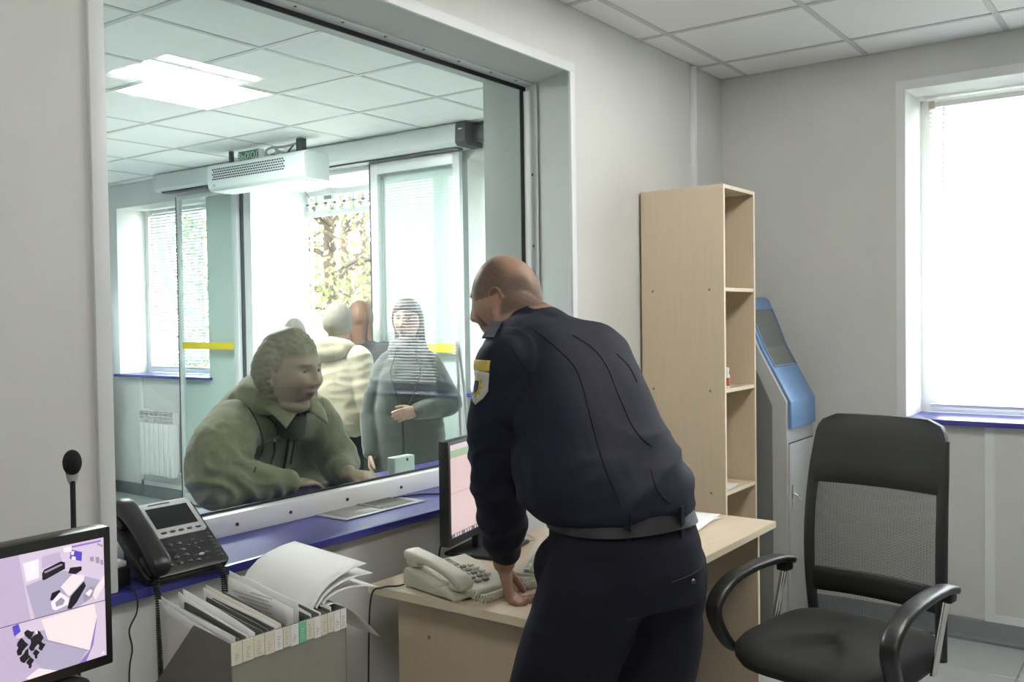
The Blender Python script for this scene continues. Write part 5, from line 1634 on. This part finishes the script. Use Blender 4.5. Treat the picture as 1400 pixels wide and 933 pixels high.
# trousers
tz = MB()
tor = []
for z, a, b in ((0.86, .178, .150), (0.93, .182, .152), (0.99, .176, .142), (1.03, .168, .130), (1.062, .160, .122)):
    ax, ay = trunk_axes(z); tor.append(ering(spine(z) - f_ * 0.012, ax, ay, a, b, 2.5, 36))
tz.loft(tor)
for h, k_, a_ in ((hips_L, kn_L, an_L), (hips_R, kn_R, an_R)):
    limb(tz, [h + V((0, 0, -0.02)), h.lerp(k_, .45), k_, k_.lerp(a_, .5), a_ + V((0, 0, -0.015))], [0.122, 0.116, 0.092, 0.080, 0.072], 24)
tz.ell((1.772, 1.160, 0.935), (0.062, 0.066, 0.075))
me = fuse(tz, 0.0075, 6)
displace(me, lambda co, n: 0.004 * noise.noise(V((co.x * 7, co.y * 7, co.z * 12))) + 0.006 * gauss(co.z, 0.80, 0.05) * noise.noise(V((co.x * 6, co.y * 6, co.z * 30))) + 0.006 * sstep(0.6, 0.2, co.z) * noise.noise(V((co.x * 5, co.y * 5, co.z * 22))))
bvh_t = BVHTree.FromPolygons([v.co.copy() for v in me.vertices], [p.vertices[:] for p in me.polygons])
part('trousers', me, navy2, officer, OB)
bl = MB()
def bring(z, g):
    ax, ay = trunk_axes(z); return ering(spine(z) - f_ * 0.012, ax, ay, .168 + g, .130 + g, 2.5, 48)
bl.loft([bring(1.028, 0.002), bring(1.028, 0.008), bring(1.058, 0.008), bring(1.058, 0.002)], cap=False, closed=True)
part('belt', mbmesh(bl, 40, True), mat('black_belt_leather', (0.011, 0.012, 0.013), 0.5, bump=0.4, bscale=250), officer, OB)
for ang in (150, 182, 215, 250, 300, 330):
    t = math.radians(ang); z = 1.04
    ax, ay = trunk_axes(z)
    c = spine(z) - f_ * 0.012 + ax * (.179 * math.cos(t)) + ay * (.143 * math.sin(t))
    o_ = (ax * math.cos(t) + ay * math.sin(t)).normalized(); tt = V((0, 0, 1)).cross(o_).normalized()
    lp = MB()
    lp.loft([[c + tt * w * 0.008 + o_ * h + V((0, 0, dz)) for w, h in ((-1, -0.004), (1, -0.004), (1, 0.003), (-1, 0.003))] for dz in (-0.034, -0.028, 0.028, 0.034)])
    part('belt_loop', mbmesh(lp, 40, True), navy2, officer, OB)
# welted back pocket and its button
pts = path_on(bvh_t, [OB + r_ * 0.0 + V((0, 0, 0.925)), OB + r_ * 0.07 + V((0, 0, 0.93)), OB + r_ * 0.13 + V((0, 0, 0.935))], -f_, 0.0008)
if len(pts) > 2: part('pocket_welt', mbmesh(MB().tube(pts, 0.0022, 6)), seam_m, officer, OB)
h = bvh_t.ray_cast(OB + r_ * 0.07 + V((0, 0, 0.915)) - f_ * 0.5, f_)
if h[0] is not None: part('pocket_button', mbmesh(MB().ell(h[0], (0.006, 0.006, 0.006))), M['keydark'], officer, OB)
# pouch and key ring on the right of the belt
ax, ay = trunk_axes(1.06)
c = V((1.968, 0.946, 1.098))
pm = MB(); pm.box(-0.012, 0.012, -0.02, 0.02, -0.04, 0.025, b=0.005)
pm_ = mbmesh(pm, 40); pm_.transform(frame(c, f_)); part('belt_pouch', pm_, M['black'], officer, OB)
kr = MB(); kr.tube([c + r_ * 0.012 + V((0, 0, -0.045)) + f_ * (0.016 * math.cos(a)) + V((0, 0, 0.008 * math.sin(a))) for a in [2 * PI * i / 20 for i in range(20)]], 0.0025, 6, closed=True)
part('key_ring', mbmesh(kr), M['chrome'], officer, OB)
for a_, fx in ((an_L, V((0.02, 0.12, 0))), (an_R, V((0.0, 0.12, 0)))):
    sh = MB()
    limb(sh, [V((a_.x, a_.y - 0.05, 0.045)), V((a_.x, a_.y + 0.03, 0.052)), V((a_.x, a_.y + 0.15, 0.038))], [0.044, 0.048, 0.036])
    for v in sh.bm.verts: v.co.z = max(0.001, v.co.z)
    part('shoe', mbmesh(sh, 60), M['black'], officer, OB)

# ================================================================== woman in olive jacket at the glass
WB = V((2.41, 2.98, 0))
olive = fabric('olive_jacket_cloth', (0.255, 0.238, 0.155), 0.85, 0.10, 0.6, 450, 0.3)
wf_ = V((-0.10, -0.995, 0)).normalized(); wl_ = V((0.995, -0.10, 0))
WS_R, WE_R, WW_R = V((2.005, 2.655, 1.135)), V((1.880, 2.545, 0.975)), V((2.12, 2.495, 0.945))
WS_L, WE_L, WW_L = V((2.40, 2.67, 1.135)), V((2.50, 2.66, 0.96)), V((2.40, 2.50, 0.935))
Whd = frame((2.145, 2.490, 1.322), (0.10, -0.985, -0.06))
spw = [(V((2.42, 3.00, 0.86)), .20, .16), (V((2.40, 2.95, 0.96)), .20, .17), (V((2.345, 2.85, 1.06)), .20, .16), (V((2.265, 2.73, 1.145)), .18, .13), (V((2.205, 2.64, 1.195)), .13, .09), (V((2.18, 2.60, 1.22)), .08, .07)]
def w_axes(i):
    a = spw[min(i + 1, len(spw) - 1)][0] - spw[max(i - 1, 0)][0]
    up = a.normalized(); ay = up.cross(wl_).normalized()
    return wl_, ay
body = MB()
body.loft([ering(c, *w_axes(i), a * .88, b * .88) for i, (c, a, b) in enumerate(spw)])
limb(body, [V((2.18, 2.60, 1.20)), V((2.165, 2.54, 1.25)), V((2.15, 2.505, 1.29))], [0.066, 0.064, 0.062])
S_w = add_head(body, Whd, 1.08, w=1.10, jaw=0.20, cheek=0.006)
body.ell(S_w @ V((0, 0.008, -0.100)), (0.052, 0.050, 0.030), S_w.to_3x3(), 20, 14)      # soft double chin
limb(body, [WS_R, WE_R, WW_R], [0.06, 0.05, 0.033]); limb(body, [WS_L, WE_L, WW_L], [0.06, 0.05, 0.033])
for s in (-1, 1):
    hx = WB + wl_ * (0.10 * s)
    limb(body, [hx + V((0, 0.02, .86)), hx + V((0, -0.01, .47)), hx + V((0, 0.04, .09))], [0.10, 0.068, 0.045])
    limb(body, [hx + V((0, 0.06, .04)), hx + V((0, -0.10, .035))], [0.038, 0.032])
add_hand(body, WW_R + V((0.015, 0, -0.004)), (1, 0.05, -0.06), (0.0, 0.1, -1), False, curl=0.28, size=0.93)
add_hand(body, WW_L + V((-0.01, -0.008, 0.002)), (0.55, -0.75, -0.1), (0.2, 0.1, -1), True, curl=0.55, size=0.95, spread=0.12)
me = fuse(body, 0.0042, 2)
skw = (0.43, 0.315, 0.235)
def w_hair(p, c):
    h = max(sstep(0.048, 0.066, p.z + 0.10 * (abs(p.x) - 0.03)), sstep(0.032, 0.012, p.y + 0.15 * (0.03 - p.z)) * sstep(0.0, 0.02, p.z))
    return mixc(c, (0.23, 0.195, 0.14), 0.85 * h)
colour(me, skin_fn(S_w, skw, (0.30, 0.11, 0.095), (0.19, 0.145, 0.105), w_hair))
woman = root('person', me, M['skin'], WB, 'heavy woman in an olive jacket leaning on the counter behind the glass')
add_eyes(S_w, woman, WB, (0.07, 0.08, 0.07), (0.34, 0.235, 0.175), (0.0, 1, -0.05))
er = MB(); er.ell(S_w @ V((-0.089, -0.004, -0.044)), (0.005, 0.005, 0.007)); part('earring', mbmesh(er), M['silver'], woman, WB)
# hair drawn back from the forehead
hb = MB()
nu, nv = 72, 56
def hairline_w(p):        # >0 under the hair
    return max(sstep(0.048, 0.098, p.z + 0.10 * (abs(p.x) - 0.03)), sstep(0.030, -0.040, p.y + 0.15 * (0.03 - p.z))) * sstep(-0.095, -0.06, p.z)
rings = []
for j in range(1, nv):
    ring = []
    for i in range(nu):
        p = head_point(sph(i / nu, j / nv), w=1.10, jaw=0.20)
        h = hairline_w(p)
        over_ear = 0.010 * sstep(0.055, 0.075, abs(p.x)) * sstep(-0.022, 0.0, p.z) * sstep(0.05, 0.015, p.y)
        if abs(p.x) > 0.06 and -0.030 < p.y < 0.02 and p.z < -0.016: h *= 0.3
        n = p.normalized()
        g = -0.004 + h * (over_ear + 0.014 + 0.026 * sstep(0.06, -0.05, p.y) + 0.0014 * math.sin(330 * (p.z - 0.55 * p.y + 0.25 * abs(p.x)) + 2.0 * noise.noise(p * 14)))
        ring.append(S_w @ (p + n * g))
    rings.append(ring)
hb.loft(rings)
hb.ell(S_w @ V((0, -0.088, 0.0)), (0.045, 0.035, 0.05), S_w.to_3x3(), 18, 12)
hm = mbmesh(hb, 179, True)
part('hair', hm, mat('sandy_grey_hair', (0.27, 0.235, 0.17), 0.6, var=0.28, scale=14, stretch=(5, 1.2, 5), bump=0.15, bscale=30), woman, WB)
# jacket
jw = MB()
jr = [(V((2.43, 3.01, 0.80)), .255, .225), (V((2.42, 2.98, 0.90)), .26, .23), (V((2.385, 2.92, 1.00)), .255, .215), (V((2.335, 2.83, 1.085)), .238, .185), (V((2.265, 2.74, 1.15)), .212, .145), (V((2.205, 2.665, 1.20)), .165, .105), (V((2.18, 2.615, 1.225)), .10, .085)]
jw.loft([ering(c, *w_axes(min(i, 5)), a, b, 2.4, 36) for i, (c, a, b) in enumerate(jr)])
limb(jw, [WS_R + V((0.02, 0, 0)), WS_R.lerp(WE_R, .5) + V((-0.022, 0.0, 0.012)), WE_R + V((-0.005, 0.005, 0.006)), WE_R.lerp(WW_R, .5) + V((0, 0, 0.006)), WW_R + V((-0.015, 0, 0.004))], [0.100, 0.106, 0.092, 0.066, 0.047], 26)
limb(jw, [WS_L + V((-0.02, 0, 0)), WE_L, WW_L + V((0.01, 0.04, 0.01))], [0.098, 0.082, 0.050], 24)
limb(jw, [WS_R + V((0.03, 0, -0.01)), V((2.19, 2.66, 1.165)), WS_L + V((-0.03, 0, -0.01))], [0.088, 0.09, 0.088], 20)
me = fuse(jw, 0.0065, 6)
def wfolds(co, n):
    d = 0.004 * noise.noise(co * 8) + 0.0025 * noise.noise(co * 28)
    w = gauss((co - WE_R).length, 0, 0.15)
    q = V((co.x * 8 - 6 * co.z, co.y * 6, co.z * 14 + 8 * co.x)) + V((1, 1, 1)) * 0.8 * noise.noise(co * 5)
    d += (w + 0.5 * gauss((co - WW_R).length, 0.06, 0.08)) * 0.020 * (0.5 - 2.0 * abs(noise.noise(q)))
    wa, t = seg_d(co, WS_R, WE_R)
    if wa > 0.115: d += 0.006 * noise.noise(V((co.x * 6, co.y * 6, co.z * 16)))
    d -= 0.013 * gauss((co - V((2.085, 2.60, 1.02))).length, 0, 0.055)          # crease between sleeve and body
    return d
displace(me, wfolds)
bvh_w = BVHTree.FromPolygons([v.co.copy() for v in me.vertices], [p.vertices[:] for p in me.polygons])
part('jacket', me, olive, woman, WB)
# folded hood behind the neck, running into a pointed collar in front
hd = MB()
nk = V((2.172, 2.575, 1.235))
def hood_c(t):            # t 0..1 round the neck from right collar point over the back to the left
    a = math.radians(-150 + 300 * t)
    bk = math.cos(a) * 0.5 + 0.5
    return nk + wl_ * (math.sin(a) * (0.092 + 0.03 * bk)) - wf_ * (math.cos(a) * (0.082 + 0.045 * bk)) + V((0, 0, -0.035 + 0.050 * bk))
rings = []
for k in range(29):
    t = k / 28
    a = math.radians(-150 + 300 * t); bk = math.cos(a) * 0.5 + 0.5
    c = hood_c(t)
    o_ = (c - nk); o_.z = 0; o_.normalize()
    r1, r2 = 0.016 + 0.036 * bk, 0.026 + 0.042 * bk
    rings.append([c + o_ * (r1 * math.cos(q)) + V((0, 0, 1)) * (r2 * math.sin(q)) for q in [2 * PI * i / 16 for i in range(16)]])
hd.loft(rings)
hd.ell(nk - wf_ * 0.135 + V((0, 0, -0.01)), (0.145, 0.075, 0.060), None, 20, 14)
me = fuse(hd, 0.006, 5)
displace(me, lambda co, n: 0.005 * noise.noise(co * 14) + 0.003 * math.sin(co.z * 110 + 4 * noise.noise(co * 8)))
part('hood', me, olive, woman, WB)
for s in (-1, 1):
    fl2 = MB()
    p0 = nk + wl_ * (0.066 * s) + wf_ * 0.030 + V((0, 0, 0.045)); p1 = nk + wl_ * (0.125 * s) + wf_ * 0.0 + V((0, 0, -0.005))
    p2 = nk + wl_ * (0.085 * s) + wf_ * 0.135 + V((0, 0, -0.095)); p3 = nk + wl_ * (0.024 * s) + wf_ * 0.118 + V((0, 0, -0.045))
    fl2.grid(lambda u, v: (p0.lerp(p1, u)).lerp(p3.lerp(p2, u), v) + wf_ * (0.022 * math.sin(PI * v) * (0.4 + 0.6 * u)), 6, 8)
    o = part('collar_flap', mbmesh(fl2), olive, woman, WB)
    md = o.modifiers.new('thickness', 'SOLIDIFY'); md.thickness = 0.005; md.offset = 0
iw = MB(); iw.loft([ering(nk + wf_ * q + V((0, 0, z)), wl_, wf_, a, b, 2.2, 24) for q, z, a, b in ((0.05, -0.14, .030, .06), (0.040, -0.09, .048, .066), (0.025, -0.045, .058, .064), (0.015, -0.022, .058, .060))])
part('dark_scarf', mbmesh(iw, 60, True), fabric('dark_grey_scarf', (0.062, 0.064, 0.055), 0.9), woman, WB)
pts = path_on(bvh_w, [(1.922, 2.481, 1.235), (1.946, 2.444, 1.157), (1.951, 2.434, 1.083), (1.938, 2.45, 1.01)], V((-0.66, -0.75, 0.05)).normalized(), 0.0008, 0.3)
pts = [p for i, p in enumerate(pts) if i == 0 or (p - pts[i - 1]).length < 0.05]
if len(pts) > 2: part('seam', mbmesh(MB().tube(pts, 0.003, 6)), fabric('dark_olive_seam', (0.09, 0.085, 0.055), 0.9), woman, WB)
# front placket, sleeve seam, toggle cord
pts = path_on(bvh_w, [V((2.205, 2.5, 1.13)), V((2.23, 2.5, 1.06)), V((2.26, 2.5, 0.98)), V((2.275, 2.5, 0.93))], wf_, 0.001)
dk_ol = fabric('dark_olive_edge', (0.055, 0.053, 0.034), 0.9)
if len(pts) > 2: part('front_placket', mbmesh(MB().tube(pts, 0.0055, 8)), dk_ol, woman, WB)
pts = path_on(bvh_w, [V((2.235, 2.5, 1.12)), V((2.262, 2.5, 1.05)), V((2.29, 2.5, 0.97))], wf_, 0.001)
if len(pts) > 2: part('seam', mbmesh(MB().tube(pts, 0.0025, 6)), dk_ol, woman, WB)
pts = path_on(bvh_w, [V((2.02, 2.4, 1.215)), V((2.065, 2.4, 1.16)), V((2.085, 2.4, 1.09)), V((2.075, 2.4, 1.03))], (wf_ + V((-0.35, 0, 0.25))).normalized(), 0.0008)
if len(pts) > 2: part('seam', mbmesh(MB().tube(pts, 0.0028, 6)), dk_ol, woman, WB)
pts = path_on(bvh_w, [V((2.135, 2.4, 1.165)), V((2.142, 2.4, 1.12)), V((2.14, 2.4, 1.085))], wf_, 0.003)
if len(pts) > 2:
    tg = MB().tube(pts, 0.0018, 6); tg.ell(pts[-1], (0.006, 0.006, 0.010)); part('toggle_cord', mbmesh(tg), M['silver'], woman, WB)
tw = MB()
tw.loft([ering(WB + V((0.01, 0.05, z)), wl_, wf_, a, b, 2.4, 28) for z, a, b in ((0.78, .20, .17), (0.86, .215, .185), (0.92, .20, .17))])
for s in (-1, 1):
    hx = WB + wl_ * (0.10 * s)
    limb(tw, [hx + V((0, 0.03, .82)), hx + V((0, -0.005, .47)), hx + V((0, 0.045, .08))], [0.125, 0.09, 0.075], 20)
part('trousers', fuse(tw, 0.012, 4), fabric('dark_trousers', (0.02, 0.021, 0.024)), woman, WB)
for s in (-1, 1):
    hx = WB + wl_ * (0.10 * s); sh = MB()
    limb(sh, [V((hx.x, hx.y + 0.07, 0.045)), V((hx.x, hx.y - 0.12, 0.036))], [0.046, 0.036])
    for v in sh.bm.verts: v.co.z = max(0.001, v.co.z)
    part('shoe', mbmesh(sh, 60), M['black'], woman, WB)

# ================================================================== the others in the lobby: built standing, facing their own +Y
def standing(loc, fwd, H, label, skin, arms, coat, coat_m, hem, leg_m, hair=None, hair_m=None, hat_m=None, head_turn=0.0, voxel=0.007, sleeve=0.062, shaft=1.0, eyes=False, hood=False, scarf_m=None):
    k = H / 1.70
    b = MB(); B0 = V((0, 0, 0))
    X, Y = V((1, 0, 0)), V((0, 1, 0))
    b.loft([ering((0, 0, z * k), X, Y, a * k, c * k) for z, a, c in ((0.80, .15, .10), (.95, .16, .11), (1.08, .128, .095), (1.25, .125, .095), (1.33, .115, .075), (1.40, .07, .055), (1.46, .050, .050))])
    limb(b, [V((0, -0.01, 1.42)) * k, V((0, 0.0, 1.50)) * k], [0.052 * k, 0.05 * k])
    Hd = frame(V((0, 0.018, 1.578)) * k, (math.sin(head_turn), math.cos(head_turn), 0))
    S = add_head(b, Hd, 0.98 * k)
    for s in (-1, 1):
        limb(b, [V((s * .085, 0, .88)) * k, V((s * .09, .015, .48)) * k, V((s * .09, -.015, .09)) * k], [.078 * k, .055 * k, .04 * k])
        limb(b, [V((s * .09, -.03, .04)) * k, V((s * .10, .11, .033)) * k], [.036 * k, .03 * k])
        P = [V(p) * k for p in arms[0 if s < 0 else 1]]
        limb(b, P, [.036 * k, .038 * k, .028 * k])
        d = (P[2] - P[1]).normalized()
        add_hand(b, P[2] + d * 0.01, d, V((-s * 0.8, 0.1, -0.3)), s < 0, curl=0.45, size=0.9 * k)
    me = fuse(b, voxel * 0.8, 1)
    hairf = None
    colour(me, skin_fn(S, skin, (0.30, 0.12, 0.10), (0.07, 0.05, 0.04)))
    me.materials.clear(); me.materials.append(M['skin'])
    o = link('person', me, None, loc)
    o.rotation_euler = (0, 0, math.atan2(-fwd[0], fwd[1]))
    tag(o, label, 'person')
    def kid(name, me_, m, lb=None): return part(name, me_, m, o, B0, lb)
    if eyes: add_eyes(S, o, B0, (0.06, 0.05, 0.03), (skin[0] * .8, skin[1] * .75, skin[2] * .72))
    c = MB()
    c.loft([ering((0, q * k, z * k), X, Y, a * k, d * k, 2.3, 32) for z, a, d, q in coat])
    for s in (-1, 1):
        P = [V(p) * k for p in arms[0 if s < 0 else 1]]
        P[0] = P[0] * 1.0
        limb(c, [P[0], P[0].lerp(P[1], .5), P[1], P[1].lerp(P[2], .5), P[2] - (P[2] - P[1]).normalized() * 0.01], [sleeve * 1.12 * k, sleeve * 1.08 * k, sleeve * k, sleeve * .9 * k, sleeve * .72 * k], 20)
    limb(c, [V((-.115, -.01, 1.345)) * k, V((0, -.015, 1.39)) * k, V((.115, -.01, 1.345)) * k], [.062 * k, .066 * k, .062 * k])
    me = fuse(c, voxel, 5)
    fq = shaft
    displace(me, lambda co, n: 0.004 * noise.noise(co * 9) + 0.012 * fq * (0.35 - 1.5 * abs(noise.noise(V((co.x * 5, co.y * 5, co.z * 15)) + V((1, 1, 1)) * 0.7 * noise.noise(co * 5)))))
    kid('coat', me, coat_m)
    t = MB()
    t.loft([ering((0, 0, z * k), X, Y, a * k, d * k, 2.3, 24) for z, a, d in ((.80, .165, .125), (.90, .17, .13), (1.0, .15, .115))])
    for s in (-1, 1):
        limb(t, [V((s * .085, 0, .84)) * k, V((s * .09, .01, .48)) * k, V((s * .09, -.015, .10)) * k], [.094 * k, .07 * k, .056 * k])
        sh = MB(); limb(sh, [V((s * .09, -.045, .043)) * k, V((s * .10, .13, .036)) * k], [.042 * k, .034 * k])
        for v in sh.bm.verts: v.co.z = max(0.001, v.co.z)
        kid('shoe', mbmesh(sh, 60), M['black'])
    kid('trousers', fuse(t, 0.012, 4), leg_m)
    if hood:
        hb = MB()
        hb.ell(V((0, -0.085, 1.41)) * k, (0.135 * k, 0.075 * k, 0.075 * k))
        limb(hb, [V((-.10, .04, 1.40)) * k, V((-.105, -.05, 1.44)) * k, V((0, -.11, 1.455)) * k, V((.105, -.05, 1.44)) * k, V((.10, .04, 1.40)) * k], [.030 * k, .042 * k, .050 * k, .042 * k, .030 * k])
        kid('hood', fuse(hb, 0.007, 4), coat_m)
    if hat_m:
        h = MB(); nu, nv = 48, 30
        rr = []
        for j in range(nv // 2 - 6, nv):
            rr.append([S @ (head_point(sph(i / nu, j / nv)) * (1.20 if j > nv // 2 - 4 else 1.12) + V((0, -0.004, 0.006))) for i in range(nu)])
        h.loft(rr)
        kid('knit_hat', mbmesh(h, 60, True), hat_m)
    if hair:
        h = MB(); nu, nv = 56, 44
        rr = []
        for j in range(1, nv):
            ring = []
            for i in range(nu):
                p = head_point(sph(i / nu, j / nv))
                front = max(sstep(0.058, 0.075, p.z + 0.35 * abs(p.x)), sstep(0.034, 0.008, p.y + 0.20 * (0.02 - p.z)))
                g = -0.012 + front * (0.028 + 0.003 * math.sin(40 * math.atan2(p.x, p.y)))
                ring.append(S @ (p + p.normalized() * g))
            rr.append(ring)
        h.loft(rr)
        ln = hair
        for s in (-1, 0, 1):
            h.loft([ering(S @ V((s * (.058 + .012 * q), -.035 - .012 * q - (0.035 if s == 0 else 0), .03 - ln * q)), X, Y, (.030 if s else .055) * k * (1 - .25 * q), .030 * k * (1 - .3 * q), 2, 18) for q in (0, .2, .4, .6, .8, 1)])
        kid('hair', fuse(h, 0.006, 3), hair_m)
    if scarf_m:
        sc2 = MB()
        for zz, rr_, th in ((1.425, .088, .030), (1.455, .082, .026)):
            sc2.tube([V((rr_ * math.sin(a), rr_ * .9 * math.cos(a) + .005, zz + .012 * math.cos(2 * a))) * k for a in [2 * PI * i / 28 for i in range(28)]], th * k, 12, closed=True)
        kid('scarf', fuse(sc2, 0.006, 3), scarf_m)
    return o, k, kid

down = ([(-.165, -.01, 1.36), (-.225, -.02, 1.10), (-.215, .06, .86)], [(.165, -.01, 1.36), (.225, -.02, 1.10), (.215, .06, .86)])
# woman in the grey-green coat
gc = fabric('grey_green_wool', (0.085, 0.100, 0.088), 0.95, 0.10, 0.6, 300, 0.4)
g_arms = ([(-.125, -.01, 1.315), (-.235, -.01, 1.11), (-.07, .20, 1.09)], [(.125, -.01, 1.315), (.215, -.01, 1.08), (.205, .09, .85)])
g_coat = [(0.42, .235, .175, 0), (0.60, .225, .165, 0), (0.80, .212, .152, 0), (1.0, .196, .138, 0), (1.15, .190, .135, 0), (1.28, .168, .128, 0), (1.36, .135, .105, -.005), (1.41, .10, .085, -.01)]
go, gk, gkid = standing((3.68, 3.36, 0), (-0.83, -0.56, 0), 1.605, 'woman in a long grey-green coat and scarf standing before the right door leaf', (0.46, 0.31, 0.24), g_arms, g_coat, gc, .42, fabric('black_trousers', (0.015, 0.015, 0.017)), 0.16, mat('dark_brown_hair', (0.055, 0.038, 0.028), 0.5, var=0.3, scale=30, stretch=(4, 4, 14)), None, 0.15, 0.007, 0.064, 0.5, True, False, fabric('grey_plaid_scarf', (0.17, 0.17, 0.17), 0.95, 0.4))
for s in (-1, 1):
    gkid('lapel_edge', mbmesh(MB().tube([V((s * .05, .085, 1.42)) * gk, V((s * .085, .125, 1.30)) * gk, V((s * .045, .150, 1.17)) * gk, V((.012, .165, 1.05)) * gk], 0.005, 6)), bpy.data.materials.get('dark_coat_edge') or fabric('dark_coat_edge', (0.035, 0.04, 0.036)))
gkid('coat_edge', mbmesh(MB().tube([V((0.012, .170, 1.05)) * gk, V((0.012, .162, .9)) * gk, V((0.012, .178, .7)) * gk, V((0.012, .19, .45)) * gk], 0.006, 6)), bpy.data.materials['dark_coat_edge'])
hbg = thing('handbag', 'dark handbag hanging at the side of the woman in the grey-green coat', 'bag', (3.86, 3.13, 0.62), math.radians(50))
MB().prism([(-0.13, 0), (0.13, 0), (0.11, 0.20), (-0.11, 0.20)], -0.05, 0.05, 'y', b=0.012).build('bag_body', fabric('dark_bag_leather', (0.04, 0.045, 0.042), 0.5), hbg, smooth=50)
MB().tube(smooth_path([(-0.10, 0, 0.19), (-0.09, 0.01, 0.45), (-0.03, 0.03, 0.72), (0.03, 0.03, 0.72), (0.09, 0.01, 0.45), (0.10, 0, 0.19)]), 0.008, 8).build('strap', M['silver'], hbg, smooth=60)
# person in beige with a knit hat, seen from behind in the doorway
bg_m = fabric('beige_quilted_cloth', (0.46, 0.41, 0.30), 0.8, 0.06, 0.3, 300, 0.3)
b_coat = [(0.88, .195, .150, 0), (0.92, .210, .162, 0), (1.0, .210, .158, 0), (1.10, .205, .152, 0), (1.25, .205, .145, 0), (1.36, .185, .115, 0), (1.41, .12, .09, 0)]
bo, bk_, bkid = standing((3.86, 4.09, 0), (0.97, 0.22, 0), 1.59, 'person in beige quilted coat and knit hat, back turned, facing the doorway', (0.42, 0.28, 0.21), down, b_coat, bg_m, .66, fabric('black_skirt', (0.02, 0.02, 0.024)), None, None, fabric('pale_knit', (0.27, 0.245, 0.205), 0.95, 0.1, 0.9, 250), 0.0, 0.007, 0.074, 1.0, False, True)
sk_ = MB()
sk_.loft([ering((0, 0, z * bk_), (1, 0, 0), (0, 1, 0), a * bk_, d * bk_, 2.3, 30) for z, a, d in ((.46, .20, .16), (.60, .198, .158), (.80, .192, .152), (.93, .18, .14), (.98, .165, .125))])
bkid('skirt', mbmesh(sk_, 60, True), bpy.data.materials['black_skirt'])
# person with auburn hair and a dark jacket further out
d_coat = [(0.50, .185, .14, 0), (0.75, .19, .142, 0), (0.95, .185, .138, 0), (1.10, .180, .132, 0), (1.25, .182, .13, 0), (1.36, .17, .105, 0), (1.41, .11, .085, 0)]
standing((4.33, 4.37, 0), (0.80, 0.60, 0), 1.62, 'person with long auburn hair and dark coat, back turned, by the doorway', (0.42, 0.28, 0.21), down, d_coat, fabric('black_coat', (0.022, 0.022, 0.026)), .5, fabric('black_leggings', (0.02, 0.02, 0.022)), 0.22, mat('auburn_hair', (0.17, 0.080, 0.042), 0.5, var=0.3, scale=30, stretch=(4, 4, 14)), None, 0.0, 0.009, 0.062, 0.6)
# shorter person mostly hidden behind the woman at the glass
standing((4.24, 4.90, 0), (0.7, 0.7, 0), 1.50, 'short person in grey hat nearly hidden behind the olive-jacketed woman', (0.42, 0.28, 0.21), down, d_coat, fabric('grey_coat', (0.12, 0.12, 0.12)), .5, fabric('grey_trousers', (0.05, 0.05, 0.055)), None, None, fabric('grey_knit', (0.16, 0.15, 0.135), 0.95, 0.1, 0.8, 250), 0.0, 0.010)
